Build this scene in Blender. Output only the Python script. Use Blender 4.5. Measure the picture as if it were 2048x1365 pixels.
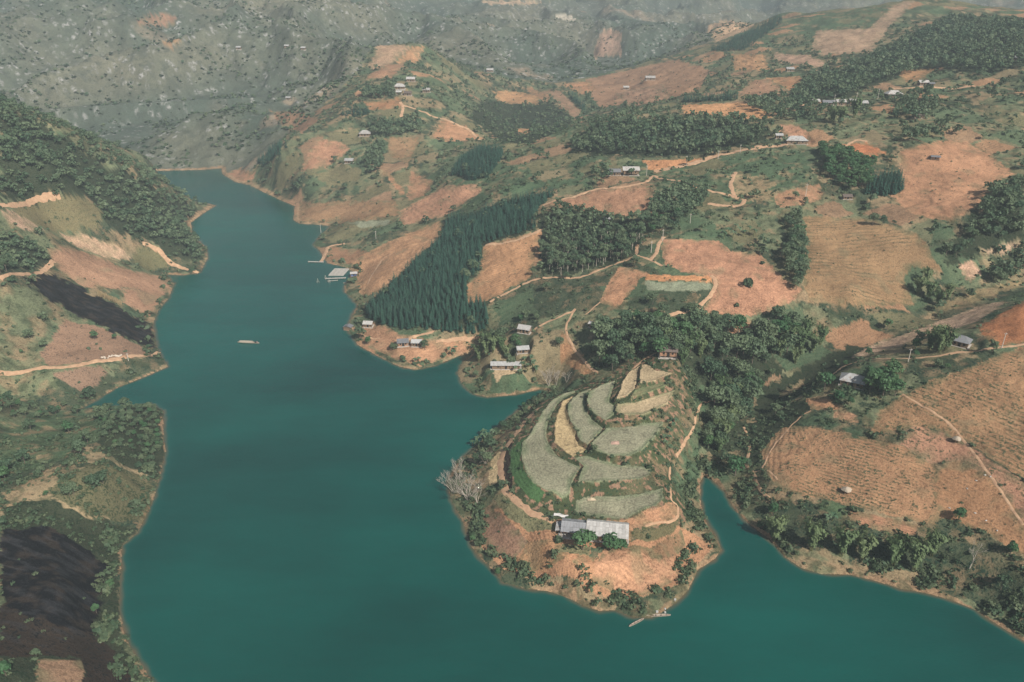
import bpy, bmesh, math, random
import numpy as np
from mathutils import Vector, Matrix

for o in list(bpy.data.objects):
    bpy.data.objects.remove(o)
scene = bpy.context.scene
COL = scene.collection
R = math.radians

# ------------------------------------------------------------------ camera
CAM_H, PITCH, FPX = 190.0, R(25.5), 1550.0        # FPX: focal length in pixels of a 2048 wide frame
cam_d = bpy.data.cameras.new('camera')
cam_d.sensor_width = 36.0
cam_d.lens = 36.0 * FPX / 2048.0
cam_d.clip_start, cam_d.clip_end = 1.0, 20000.0
cam = bpy.data.objects.new('camera', cam_d)
COL.objects.link(cam)
cam.location = (0, 0, CAM_H)
cam.rotation_euler = (math.pi / 2 - PITCH, 0, 0)
scene.camera = cam
# ------------------------------------------------------------------ sky and sun
SUN_EL, SUN_AZ = R(42), R(143)                    # azimuth clockwise from +Y (the view direction)
world = bpy.data.worlds.new('World')
scene.world = world
world.use_nodes = True
wn = world.node_tree
bg = wn.nodes['Background']
sky = wn.nodes.new('ShaderNodeTexSky')
sky.sky_type = 'NISHITA'
sky.sun_disc = False
sky.sun_elevation = SUN_EL
sky.sun_rotation = SUN_AZ
sky.air_density, sky.dust_density, sky.ozone_density = 1.0, 3.0, 1.5
wn.links.new(sky.outputs[0], bg.inputs[0])
bg.inputs[1].default_value = 0.05
sun_d = bpy.data.lights.new('sun', 'SUN')
sun_d.energy, sun_d.angle, sun_d.color = 5.0, R(0.6), (1.0, 0.945, 0.87)
sun = bpy.data.objects.new('sun', sun_d)
COL.objects.link(sun)
sdir = Vector((math.sin(SUN_AZ) * math.cos(SUN_EL), math.cos(SUN_AZ) * math.cos(SUN_EL), math.sin(SUN_EL)))
sun.rotation_euler = sdir.to_track_quat('Z', 'Y').to_euler()
sun.location = (300, -300, 600)
vs = scene.view_settings
vs.view_transform, vs.look, vs.gamma, vs.exposure = 'Standard', 'None', 1.0, 0.50
vs.use_curve_mapping = False
cy = scene.cycles
cy.use_denoising = True
cy.max_bounces, cy.diffuse_bounces, cy.glossy_bounces = 5, 2, 2
cy.transmission_bounces, cy.transparent_max_bounces, cy.volume_bounces = 2, 4, 1

# ------------------------------------------------------------------ numeric helpers
CT, ST = math.cos(PITCH), math.sin(PITCH)
def ray(px, py):
    u = (np.asarray(px, float) - 1024.0) / FPX
    v = (682.5 - np.asarray(py, float)) / FPX
    return u, CT + v * ST, -ST + v * CT            # direction x, y, z
def at_z(px, py, z):
    dx, dy, dz = ray(px, py)
    t = (z - CAM_H) / dz
    return dx * t, dy * t
def at_y(px, py, Y):                               # a point of the view ray at ground distance Y
    dx, dy, dz = ray(px, py)
    t = Y / dy
    return float(dx * t), float(Y), float(CAM_H + dz * t)
def _hash(ix, iy, s):
    h = (ix.astype(np.int64) * 374761393 + iy.astype(np.int64) * 668265263 + s * 974711) & 0x7fffffff
    h = ((h ^ (h >> 13)) * 1274126177) & 0x7fffffff
    return h ^ (h >> 16)
def noise(x, y, s=0):
    x0, y0 = np.floor(x), np.floor(y)
    fx, fy = x - x0, y - y0
    ux, uy = fx * fx * fx * (fx * (fx * 6 - 15) + 10), fy * fy * fy * (fy * (fy * 6 - 15) + 10)
    def g(ix, iy, dx, dy):
        a = (_hash(ix, iy, s) & 1023) * (2 * math.pi / 1024)
        return np.cos(a) * dx + np.sin(a) * dy
    a = g(x0, y0, fx, fy); b = g(x0 + 1, y0, fx - 1, fy)
    c = g(x0, y0 + 1, fx, fy - 1); d = g(x0 + 1, y0 + 1, fx - 1, fy - 1)
    return ((a + (b - a) * ux) * (1 - uy) + (c + (d - c) * ux) * uy) * 1.5
def fbm(x, y, s=0, o=4, g=0.5):
    t, a = 0.0, 1.0
    for k in range(o):
        t = t + a * noise(x * 2 ** k + 17.3 * k, y * 2 ** k - 9.1 * k, s + k)
        a *= g
    return t
def sstep(a, b, x):
    t = np.clip((x - a) / (b - a), 0, 1)
    return t * t * (3 - 2 * t)
def inside(px, py, poly):                          # even-odd, arrays of points
    r = np.zeros(px.shape, bool)
    n = len(poly)
    for i in range(n):
        x1, y1 = poly[i]; x2, y2 = poly[(i + 1) % n]
        if y1 == y2:
            continue
        c = ((y1 > py) != (y2 > py)) & (px < (x2 - x1) * (py - y1) / (y2 - y1) + x1)
        r ^= c
    return r
def dist_poly(px, py, poly, closed=True):
    d = np.full(px.shape, 1e18)
    n = len(poly)
    for i in range(n if closed else n - 1):
        x1, y1 = poly[i]; x2, y2 = poly[(i + 1) % n]
        ex, ey = x2 - x1, y2 - y1
        L = ex * ex + ey * ey + 1e-9
        t = np.clip(((px - x1) * ex + (py - y1) * ey) / L, 0, 1)
        qx, qy = px - x1 - t * ex, py - y1 - t * ey
        d = np.minimum(d, qx * qx + qy * qy)
    return np.sqrt(d)

# ------------------------------------------------------------------ the lake's shore (photograph pixels at water level)
SH_LEFT = [(700,2600),(520,1900),(400,1560),(325,1400),(290,1340),(252,1280),(238,1220),(241,1150),(244,1092),(275,1066),(303,1010),
 (318,962),(331,905),(326,860),(327,822),(300,809),(220,814),(160,819),(190,802),(232,777),(282,757),(336,734),(318,705),(312,685),(306,650),(317,620),
 (336,598),(349,568),(328,549),(365,551),(400,546),(416,514),(414,497),(386,472),(381,446),(402,430),(433,411),(400,406),(370,401),(330,388),(290,366),
 (250,351),(200,343)]
SH_FAR = [(120,338),(200,337),(297,342.5),(407,340),(444,337)]
SH_RIGHT = [(444,348),(470,364),(500,371),(530,386),(560,400),(590,413),(587,440),(600,448),(640,450),(662,453),(642,470),(626,490),(640,502),(654,526),
 (690,535),(709,545),(690,570),(690,585),(704,598),(715,611),(700,640),(696,660),(715,690),(760,715),(800,734),(830,740),(870,732),(918,712),(948,706),
 (926,725),(915,745),(925,770),(945,788),(975,795),(1030,790),(1080,779),(1098,783),(1060,803),(1010,842),(962,884),(915,925),(893,965),(904,1005),(926,1045),
 (944,1095),(964,1120),(985,1140),(1005,1165),(1050,1178),(1090,1182),(1130,1190),(1165,1212),(1200,1222),(1230,1221),(1268,1236),(1302,1236),(1325,1224),
 (1352,1206),(1377,1180),(1396,1140),(1430,1118),(1443,1101),(1434,1075),(1412,1045),(1402,1010),(1400,965),(1408,952),(1425,960),(1450,985),(1470,1020),
 (1500,1050),(1540,1080),(1570,1115),(1600,1135),(1640,1148),(1700,1150),(1750,1162),(1800,1178),(1850,1186),(1900,1200),(1950,1220),(2000,1253),(2048,1283),
 (2250,1420),(2700,1800),(3200,2600)]
SHORE_PX = SH_LEFT + SH_FAR + SH_RIGHT
SHORE = [tuple(map(float, at_z(x, y, 0.0))) for x, y in SHORE_PX]

# ------------------------------------------------------------------ rice terraces of the peninsula (pixels, level)
TERR = [
 ('k', 13.0, [(1151,995),(1182,989),(1233,993),(1272,989),(1310,980),(1326,975),(1327,998),(1310,1013),(1259,1026),(1195,1024),(1151,1016)], 'lowest rice terrace, right behind the peninsula farmhouse'),
 ('i', 14.4, [(1156,781),(1131,786),(1105,800),(1085,823),(1074,844),(1061,867),(1046,883),(1042,906),(1049,939),(1064,965),(1090,980),(1125,991),(1141,983),(1146,960),(1161,936),(1146,929),(1118,916),(1103,898),(1092,875),(1095,847),(1108,818),(1123,800),(1144,788)], 'large crescent rice terrace on the lake side of the knoll'),
 ('j', 15.6, [(1149,918),(1172,912),(1208,923),(1233,930),(1284,934),(1303,939),(1300,952),(1280,959),(1233,962),(1156,965),(1159,952),(1167,933)], 'long narrow rice terrace with a weedy bank below it'),
 ('g', 15.8, [(1125,803),(1146,793),(1132,816),(1136,844),(1150,870),(1156,893),(1174,899),(1147,914),(1123,897),(1109,885),(1109,847),(1118,821)], 'harvested straw-yellow strip terrace'),
 ('h', 18.4, [(1180,888),(1213,857),(1259,854),(1297,847),(1328,844),(1310,875),(1282,903),(1254,914),(1218,912),(1190,900)], 'wide rice terrace with a small ash heap in it'),
 ('f', 17.3, [(1137,806),(1156,788),(1184,776),(1175,785),(1169,805),(1172,826),(1187,844),(1206,857),(1190,875),(1174,890),(1159,880),(1151,860),(1139,839),(1135,821)], 'curved green terrace between the yellow strip and the wide terrace'),
 ('e', 19.8, [(1177,785),(1202,770),(1231,762),(1223,782),(1217,805),(1229,813),(1228,829),(1211,841),(1192,831),(1177,816),(1173,800)], 'pear-shaped dull green terrace high on the knoll'),
 ('d', 21.2, [(1233,808),(1269,806),(1310,793),(1350,780),(1336,806),(1310,821),(1285,831),(1241,830),(1231,821)], 'pale terrace below the crop strip on the right of the knoll'),
 ('c', 23.0, [(1346,759),(1336,770),(1300,785),(1259,797),(1269,780),(1300,773)], 'narrow sloping strip terrace with crop stubble'),
 ('a', 22.6, [(1285,730),(1278,741),(1273,764),(1269,777),(1254,793),(1231,797),(1242,777),(1244,764),(1259,744)], 'pale straw terrace at the upper left of the knoll'),
 ('b', 24.4, [(1284,731),(1295,729),(1310,741),(1343,747),(1310,762),(1280,767),(1280,741)], 'topmost sandy terrace below the tiled farmhouse'),
]
# ------------------------------------------------------------------ height control: (pixel x, pixel y, z) on visible ground, or with 'Y'
CZ = [(0,1365,24),(0,1200,20),(120,1300,14),(0,1300,23),(100,1060,15),(0,1060,21),(0,950,21),(180,960,18),(150,880,15),(0,860,17),(250,870,15),(290,960,10),(280,815,6),(60,830,9),
 (300,840,10),(200,830,7),(150,1180,14),
 (0,800,8),(0,750,14),(100,738,13),(200,722,10),(310,706,4),(0,650,27),(150,640,17),(250,660,9),(290,650,5),(200,780,4),
 (0,560,44),(95,540,33),(200,540,21),(290,560,8),(250,600,9),(0,450,58),(120,460,40),(260,515,16),(320,520,9),(0,380,72),(100,400,58),(200,400,44),(350,480,16),(300,440,28),(370,430,12),
 (870,690,4),(800,690,5),(740,660,5),(980,735,6),(1040,750,6),(1000,770,3.5),
 (1120,1060,9.5),(1180,1075,9.5),(1240,1085,9.0),(1260,1050,10.3),(1110,1040,10.6),(1340,1020,10.6),(1350,1000,10.6),(1030,1040,8),(1000,1090,5),(1100,1130,5),(1250,1130,6),
 (1330,1120,5.5),(1250,1190,3),(1390,1090,3.2),(1370,1050,7),(970,1010,5.5),(1000,960,9.8),(1003,915,10.2),(1030,980,11.2),(1045,860,11),(960,930,4.5),(1000,870,7),(1060,830,11),(1090,800,10.5),
 (1070,1010,11.4),(1025,925,12.4),(1120,790,10),(1335,705,26),(1360,740,23),(1370,800,18),(1345,860,16.5),(1330,940,13),(1400,850,10),(1380,950,6),(1390,1000,5),(1360,900,12),(1230,745,20),(1180,755,14),
 (1440,800,9),(1500,740,14),(1480,880,5),(1440,930,2.5),(1410,760,16),
 (1560,900,11),(1540,960,9),(1500,990,4),(1560,800,10),(1600,1080,3),(1700,1110,3.5),(1800,1130,4),(1560,1000,6.5),(1700,1030,9),(1640,980,10),(1740,960,15),(1640,900,15),(1700,870,20),(1640,810,20),(1690,800,24),
 (1850,1030,13),(1850,930,20),(1850,1110,6),(1950,1150,7),(2048,1200,8),(2048,1100,15),(1950,1040,15),(1850,820,29),(2048,950,26),(1950,850,30),(1660,760,25),(1720,725,30),(1800,722,34),(1900,712,38),(2048,690,45),(2048,800,37),(1760,780,28),
 (1960,650,43),(2048,610,50),(1900,650,32),(1800,690,28)]
CY = [(0,205,577),(60,232,565),(130,262,562),(200,305,575),(270,342,592),(350,386,635),(100,330,500),(200,350,560),(420,409,668),
 # gully and main hillside
 (1600,770,330),(1750,690,352),(1850,635,375),(1950,590,385),(2048,555,400),(1650,700,350),(1700,640,368),(1560,700,348),(1620,620,372),(1700,600,375),(1800,600,385),(1900,560,398),(2048,500,418),
 (1700,500,424),(1600,500,424),(1850,500,415),(1700,420,470),(1850,400,470),(1950,420,440),(1850,300,530),(1980,300,540),(2048,350,490),(2048,450,425),(2048,220,610),(1850,250,580),(1700,330,520),(1700,220,640),(1900,180,690),(2048,120,740),
 (1600,400,478),(1500,370,505),(1600,290,570),(1550,250,620),(1700,180,715),(1850,100,860),(1950,50,960),(2048,52,985),(1985,26,1060),(1920,4,1140),(1850,-5,1160),(1700,30,1150),(1700,100,950),(1600,150,840),(1600,60,1130),(1560,28,1300),
 (1480,66,1240),(1430,100,1120),(1500,140,930),(1500,200,735),(1620,205,690),
 # centre
 (1300,640,355),(1300,580,385),(1400,600,375),(1500,560,390),(1450,500,428),(1300,480,440),(1400,420,480),(1300,400,495),(1300,340,560),(1240,350,555),(1420,320,565),(1350,230,690),(1250,235,690),(1450,215,720),(1180,255,680),(1130,285,660),
 (1420,670,350),(1200,560,405),(1100,560,420),(1200,500,450),(1200,430,498),(1100,640,375),(1000,690,362),(1180,660,358),(1150,740,338),(1080,720,348),(1000,600,405),(1000,540,445),(850,620,412),(940,640,395),(760,610,440),(760,560,468),(850,500,500),(850,560,455),
 (880,440,565),(950,450,530),(1050,400,535),(1100,420,500),(700,500,555),(750,470,560),(660,490,570),(1000,380,560),(1100,330,610),(950,330,640),(1000,295,680),(900,345,640),(850,380,640),(800,440,585),(700,445,600),(650,480,575),
 # mid hill
 (650,420,640),(620,430,640),(720,380,668),(720,340,695),(640,350,700),(600,360,700),(650,300,735),(560,300,742),(500,330,790),(480,345,800),(590,270,760),(640,240,790),(705,190,845),(740,150,915),(755,92,1060),(810,88,1060),(850,90,1050),(800,180,835),(800,230,785),
 (800,290,735),(860,240,790),(900,235,800),(940,258,785),(975,280,765),(880,200,840),(860,150,920),(780,380,655),(830,330,690),
 # valley behind
 (1000,240,930),(960,190,1040),(1050,190,1080),(1150,235,930),(1040,265,870),(900,150,1010),(1000,130,1220),(1100,160,1180),(1200,190,1080),(1220,110,1430),(1100,80,1600),(1300,160,1050),(1350,180,870),(1300,120,1400),(1400,150,1000),(1380,90,1500),
 (1000,60,1700),(900,60,1600),(870,110,1200),(1150,30,2000),(1150,0,2250),(1000,0,2150),(1400,20,2300),(1300,60,1900),(1440,50,2000),(1500,10,2500),(1600,0,2600),(1900,-30,2900),
 # far mountain
 (300,310,845),(300,270,880),(300,200,960),(300,100,1150),(300,0,1400),(100,260,910),(0,150,1040),(0,60,1230),(0,0,1400),(150,100,1150),(450,300,850),(450,320,835),(450,200,960),(450,100,1150),(450,0,1450),(600,215,960),(600,150,1070),(600,95,1180),(600,0,1550),(520,270,875),(680,140,1100),(700,60,1300),(750,0,1700),(850,20,1800)]
CW = [(-700,800,40),(-900,1000,160),(-330,700,40),(-420,740,50),(-260,700,18),(-560,760,75),                                     # behind the left hill
 (-300,150,70),(-200,120,34),(-260,300,60),(-420,420,110),(-520,560,130),
 (300,150,30),(300,220,45),(420,300,75),(520,450,105),(640,600,150),(760,800,180),(900,1000,180),(1100,1400,80),(760,1260,96),(860,1330,90),
 (150,90,3),(-110,110,1),
 (-1500,2300,420),(-800,2400,430),(-200,2700,420),(300,3000,330),(900,3200,330),(1300,3200,240),(1900,3300,60),(2400,3000,20),(1500,2000,80),
 (-2600,3000,500),(-800,3800,520),(600,4300,560),(1500,4300,420),(2700,4000,40),(-1700,1500,300)]
pts = []
for x, y, z in CZ:
    a, b = at_z(x, y, z); pts.append((float(a), float(b), z))
for x, y, Y in CY:
    pts.append(at_y(x, y, Y))
pts += [(float(a), float(b), float(c)) for a, b, c in CW]
for a, b in SHORE:
    if 60 < b < 1000 and abs(a) < 900:
        pts.append((a, b, 0.3))
TERRW = []
for n, z, poly, lab in TERR:
    w = [tuple(map(float, at_z(x, y, z))) for x, y in poly]
    TERRW.append(w)
    pts += [(a, b, z) for a, b in w]
# drop near duplicates, they make the fit unstable
P = []
for p in pts:
    if all((p[0] - q[0]) ** 2 + (p[1] - q[1]) ** 2 > 2.2 ** 2 for q in P):
        P.append(p)
P = np.array(P)
C2 = 4.0 ** 2
def _phi(d2):
    return np.sqrt(d2 + C2)
_D = (P[:, None, 0] - P[None, :, 0]) ** 2 + (P[:, None, 1] - P[None, :, 1]) ** 2
_n = len(P)
_A = np.zeros((_n + 3, _n + 3))
_A[:_n, :_n] = _phi(_D) - 0.35 * np.eye(_n)
_S = 500.0
_A[:_n, _n] = 1; _A[:_n, _n + 1] = P[:, 0] / _S; _A[:_n, _n + 2] = P[:, 1] / _S
_A[_n:, :_n] = _A[:_n, _n:].T
_wt = np.linalg.solve(_A, np.concatenate([P[:, 2], np.zeros(3)]))
def base_height(x, y):
    x = x.ravel().astype(np.float32); y = y.ravel().astype(np.float32)
    out = np.empty(x.shape, np.float32)
    w = _wt[:_n].astype(np.float64)
    for i in range(0, len(x), 40000):
        a, b = x[i:i + 40000, None], y[i:i + 40000, None]
        d = (a - P[None, :, 0].astype(np.float32)) ** 2 + (b - P[None, :, 1].astype(np.float32)) ** 2
        out[i:i + 40000] = (np.sqrt(d + np.float32(C2)).astype(np.float64) @ w + _wt[_n] + _wt[_n + 1] * a[:, 0] / _S + _wt[_n + 2] * b[:, 0] / _S)
    return out.astype(np.float64)

# ------------------------------------------------------------------ terrain grid, finer towards the viewpoint's valley
az_f = np.concatenate([np.linspace(-46, -1, 330, endpoint=False), np.linspace(-1, 24, 330, endpoint=False), np.linspace(24, 46, 160)])
az = R(1) * np.concatenate([np.linspace(-80, -46.5, 30), az_f, np.linspace(46.5, 80, 30)])
rr, r = [], 95.0
while r < 5200:
    rr.append(r)
    r += (0.46 if 182 < r < 345 else max(0.62, 0.0027 * r)) if r < 960 else (0.0042 * r if r < 2200 else 0.02 * r)
rad = np.array(rr)
NA, NR = len(az), len(rad)
AZ, RD = np.meshgrid(az, rad)                      # shape NR, NA
X, Y = RD * np.sin(AZ), RD * np.cos(AZ)
Z = base_height(X, Y).reshape(X.shape)
water = inside(X, Y, SHORE)
sd = np.full(X.shape, 400.0)
near = RD < 1100
sd[near] = dist_poly(X[near], Y[near], SHORE)
sdw = sd + 0.9 * noise(X / 5.0, Y / 5.0, 5) * np.minimum(1, RD / 300)
rough = fbm(X / 42, Y / 42, 11, 5, 0.55)
fine = fbm(X / 7, Y / 7, 21, 3, 0.55)
Rlim = np.interp(AZ, R(1) * np.array([-80, -19, -14.5, -12.5, -11, -9.5, -7, 5, 12, 22, 24, 80]), [815, 815, 850, 905, 970, 1085, 1120, 1180, 1250, 1500, 1800, 1900])
far = sstep(Rlim - 30, Rlim + np.where(AZ < R(-10), 130, 330), RD) * (0.12 + 0.88 * sstep(5, 90, sd))
ridg = 1 - np.abs(fbm(X / 300, Y / 420, 31, 6, 0.42)) * 2
terr_zone = np.zeros(X.shape, bool)
m0 = (RD < 420) & (AZ > R(0)) & (AZ < R(22))
for w in TERRW:
    dd = np.full(X.shape, 99.0); dd[m0] = dist_poly(X[m0], Y[m0], w); terr_zone |= dd < 9
calm = np.where(terr_zone, 0.12, 1.0) * sstep(0, 30, sd)
Z = Z + calm * (1 - far) * (1.5 * rough * np.minimum(1.6, RD / 420) + 0.22 * fine) + far * (np.clip(10 + 0.7 * Z, 10, 58) * (ridg - 0.50) + 4 * rough)
bank = 0.85 * (1 - np.exp(-np.maximum(sdw, 0) / 1.0)) + 0.10 * np.maximum(sdw, 0)
wgt = sstep(1.0, 16.0, sdw)
Z = np.where(water, -0.22 - 0.22 * np.minimum(np.maximum(sdw, 0), 13), np.maximum(bank * (1 - wgt) + wgt * np.maximum(Z, bank), 0.15))
for (n, z, poly, lab), w in sorted(zip(TERR, TERRW), key=lambda q: q[0][1]):
    xs = [p[0] for p in w]; ys = [p[1] for p in w]
    bb = m0 & (X > min(xs) - 3) & (X < max(xs) + 3) & (Y > min(ys) - 3) & (Y < max(ys) + 3)
    x, y = X[bb], Y[bb]
    ins = inside(x + 0.5 * noise(x / 4, y / 4, 3), y + 0.5 * noise(x / 4, y / 4, 4), w)
    d = dist_poly(x, y, w)
    zz = Z[bb]
    bund = 0.28 * np.exp(-((d - 0.4) / 0.5) ** 2)
    zz = np.where(ins, z + bund + 0.04 * noise(x / 3, y / 3, 9), np.where(d < 1.0, zz + (z - zz) * (1 - sstep(0.1, 1.0, d)), zz))
    Z[bb] = zz
def grid_z(x, y):
    x = np.asarray(x, float); y = np.asarray(y, float)
    r_, a_ = np.hypot(x, y), np.arctan2(x, y)
    i = np.clip(np.interp(r_, rad, np.arange(NR)), 0, NR - 1.001); j = np.clip(np.interp(a_, az, np.arange(NA)), 0, NA - 1.001)
    i0, j0 = i.astype(int), j.astype(int); fi, fj = i - i0, j - j0
    return (Z[i0, j0] * (1 - fi) + Z[i0 + 1, j0] * fi) * (1 - fj) + (Z[i0, j0 + 1] * (1 - fi) + Z[i0 + 1, j0 + 1] * fi) * fj
def on_ground(px, py):
    """first ground (or water) point seen through a photograph pixel -> x, y, z"""
    dx, dy, dz = ray(px, py)
    a = math.atan2(float(dx), float(dy)); hlen = math.hypot(float(dx), float(dy)); s = float(dz) / hlen
    j = min(max(np.interp(a, az, np.arange(NA)), 0), NA - 1.001); j0 = int(j); fj = j - j0
    prof = np.maximum(Z[:, j0] * (1 - fj) + Z[:, j0 + 1] * fj, 0.0)
    g = CAM_H + s * rad - prof
    k = np.nonzero(g < 0)[0]
    if len(k) == 0:
        k = [NR - 1]
    k = max(int(k[0]), 1)
    t = g[k - 1] / (g[k - 1] - g[k] + 1e-9)
    r_ = rad[k - 1] + t * (rad[k] - rad[k - 1])
    return r_ * math.sin(a), r_ * math.cos(a), max(prof[k - 1] + t * (prof[k] - prof[k - 1]), 0)
def pxm(p):                                        # pixels (of 2048) per metre at a point
    return FPX / (p[1] * CT + (CAM_H - p[2]) * ST)
def ground_poly(poly, step=14.0):
    out = []
    n = len(poly)
    for i in range(n):
        x1, y1 = poly[i]; x2, y2 = poly[(i + 1) % n]
        m = max(1, int(math.hypot(x2 - x1, y2 - y1) / step))
        for k in range(m):
            out.append(on_ground(x1 + (x2 - x1) * k / m, y1 + (y2 - y1) * k / m))
    d = np.array([math.hypot(p[0], p[1]) for p in out])
    md = np.median(d)
    out = [(p[0], p[1]) for p, q in zip(out, d) if 0.6 * md < q < 1.55 * md]
    return out
# ------------------------------------------------------------------ tags and materials
def tag(o, label=None, cat=None, group=None, kind=None):
    if label: o['label'] = label
    if cat: o['category'] = cat
    if group: o['group'] = group
    if kind: o['kind'] = kind
    return o
class NT:
    """small helper to write node trees"""
    def __init__(s, name):
        s.m = bpy.data.materials.new(name); s.m.use_nodes = True
        s.t = s.m.node_tree; s.b = s.t.nodes['Principled BSDF']; s.out = s.t.nodes['Material Output']
    def n(s, typ, **kw):
        q = s.t.nodes.new('ShaderNode' + typ)
        for k, v in kw.items():
            if k in q.inputs: q.inputs[k].default_value = v
            else: setattr(q, k, v)
        return q
    def l(s, a, b): s.t.links.new(a, b)
    def math(s, op, a, b=None, c=None):
        q = s.n('Math', operation=op)
        for i, v in enumerate((a, b, c)):
            if v is None: continue
            if hasattr(v, 'links'): s.l(v, q.inputs[i])
            else: q.inputs[i].default_value = v
        return q.outputs[0]
    def mix(s, f, a, b, mode='MIX'):
        q = s.n('Mix', data_type='RGBA', blend_type=mode)
        for i, v in ((0, f), (6, a), (7, b)):
            if hasattr(v, 'links'): s.l(v, q.inputs[i])
            else: q.inputs[i].default_value = v if i == 0 else (tuple(v) + (1,))[:4]
        return q.outputs[2]
    def noise(s, vec, scale, detail=3, rough=0.55, w=None):
        q = s.n('TexNoise', Scale=scale, Detail=detail, Roughness=rough)
        if vec is not None: s.l(vec, q.inputs['Vector'])
        return q.outputs['Fac']
    def ramp(s, f, lo, hi):
        q = s.n('MapRange', clamp=True); q.inputs[1].default_value = lo; q.inputs[2].default_value = hi
        s.l(f, q.inputs[0]); return q.outputs[0]
    def bump(s, h, strength, dist):
        q = s.n('Bump', Strength=strength, Distance=dist); s.l(h, q.inputs['Height']); s.l(q.outputs[0], s.b.inputs['Normal'])
def simple_mat(name, col, rough=0.8, var=0.25, scale=3.0, bump=0.0, metal=0.0):
    """plain surface with weathering: two scales of noise in the colour, light relief"""
    m = NT(name)
    tc = m.n('TexCoord').outputs['Object']
    f = m.noise(tc, scale, 4, 0.6)
    g = m.noise(tc, scale * 9, 2, 0.6)
    k = m.math('MULTIPLY_ADD', m.math('ADD', m.math('MULTIPLY', f, 0.7), m.math('MULTIPLY', g, 0.3)), var * 4, 1 - 2 * var)
    q = m.n('Mix', data_type='RGBA', blend_type='MULTIPLY'); q.inputs[0].default_value = 1
    q.inputs[6].default_value = (*col, 1); m.l(k, q.inputs[7])
    m.l(q.outputs[2], m.b.inputs['Base Color'])
    m.b.inputs['Roughness'].default_value = rough; m.b.inputs['Metallic'].default_value = metal
    if bump: m.bump(g, bump, 0.1)
    return m.m

# ---- ground: land-use colour comes from vertex attributes, grain, tufts, furrows and rock are procedural
g = NT('ground')
geo = g.n('NewGeometry'); pos = geo.outputs['Position']
def vcol(m, name):
    q = m.n('Attribute', attribute_name=name); return q
colA, spkA, texA, rowA = vcol(g, 'Col'), vcol(g, 'Spk'), vcol(g, 'Tex'), vcol(g, 'RowC')
sep = g.n('SeparateXYZ'); g.l(texA.outputs['Vector'], sep.inputs[0])
spk_amt, row_amt, rock_amt = sep.outputs[0], sep.outputs[1], sep.outputs[2]
n_big = g.noise(pos, 0.035, 4, 0.6); n_mid = g.noise(pos, 0.22, 4, 0.62); n_fine = g.noise(pos, 1.1, 4, 0.65); n_grain = g.noise(pos, 3.2, 2, 0.6)
k = g.math('ADD', g.math('MULTIPLY', n_big, 0.8), g.math('ADD', g.math('MULTIPLY', n_mid, 1.1), g.math('ADD', g.math('MULTIPLY', n_fine, 2.0), g.math('MULTIPLY', n_grain, 1.3))))   # 2.6 on average
k = g.math('MINIMUM', g.math('MAXIMUM', g.math('SUBTRACT', k, 1.6), 0.3), 1.9)
c0 = g.mix(1.0, colA.outputs['Color'], (1, 1, 1)); q = c0.node; q.blend_type = 'MULTIPLY'; g.l(k, q.inputs[7])
# tufts / stubble / shrubs
thr = g.math('SUBTRACT', 0.78, g.math('MULTIPLY', spk_amt, 0.42))
nz = g.math('ADD', g.math('MULTIPLY', n_fine, 0.55), g.math('ADD', g.math('MULTIPLY', n_mid, 0.3), g.math('MULTIPLY', n_grain, 0.15)))
tuft = g.math('MULTIPLY', g.ramp(g.math('SUBTRACT', nz, thr), -0.02, 0.05), g.math('MINIMUM', g.math('MULTIPLY', spk_amt, 6.0), 1.0))
c1 = g.mix(tuft, c0, (0, 0, 0)); g.l(spkA.outputs['Color'], c1.node.inputs[7])
# furrows
wob = g.math('MULTIPLY_ADD', n_mid, 1.1, rowA.outputs['Fac'])
sn = g.math('SINE', g.math('MULTIPLY', wob, 2 * math.pi))
rowm = g.math('MULTIPLY', g.math('MULTIPLY', g.ramp(g.math('ADD', g.math('MULTIPLY', sn, 0.55), g.math('MULTIPLY', n_fine, 4.0)), 2.0, 2.7), row_amt), g.ramp(g.math('ADD', g.noise(pos, 0.045, 4, 0.65), g.math('MULTIPLY', n_mid, 0.6)), 0.72, 0.92))
c2 = g.mix(rowm, c1, (0, 0, 0)); g.l(spkA.outputs['Color'], c2.node.inputs[7])
# limestone showing through on the far mountain
vor = g.n('TexVoronoi', Scale=0.11, feature='F1'); 
mp = g.n('Mapping'); mp.inputs['Scale'].default_value = (1, 1, 0.45); g.l(pos, mp.inputs[0]); g.l(mp.outputs[0], vor.inputs['Vector'])
rk = g.math('MULTIPLY', g.ramp(vor.outputs['Distance'], 0.46, 0.22), g.ramp(n_big, 0.40, 0.60))
rkn = g.math('MULTIPLY', g.math('MULTIPLY', rk, g.ramp(n_mid, 0.42, 0.56)), rock_amt)
c3 = g.mix(rkn, c2, (0.42, 0.41, 0.39))
dk = g.math('MULTIPLY', g.math('MULTIPLY', g.ramp(g.noise(pos, 0.085, 4, 0.65), 0.50, 0.60), rock_amt), 0.55)
c4 = g.mix(dk, c3, (0.060, 0.072, 0.056))
g.l(c4, g.b.inputs['Base Color'])
g.b.inputs['Roughness'].default_value = 0.95; g.b.inputs['Specular IOR Level'].default_value = 0.1
hb = g.math('ADD', g.math('MULTIPLY', n_fine, 0.5), g.math('ADD', g.math('MULTIPLY', n_mid, 1.3), g.math('MULTIPLY', tuft, 0.35)))
hb = g.math('ADD', hb, g.math('MULTIPLY', rkn, 3.0))
g.bump(hb, 0.55, 1.0)
GROUND = g.m

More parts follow.
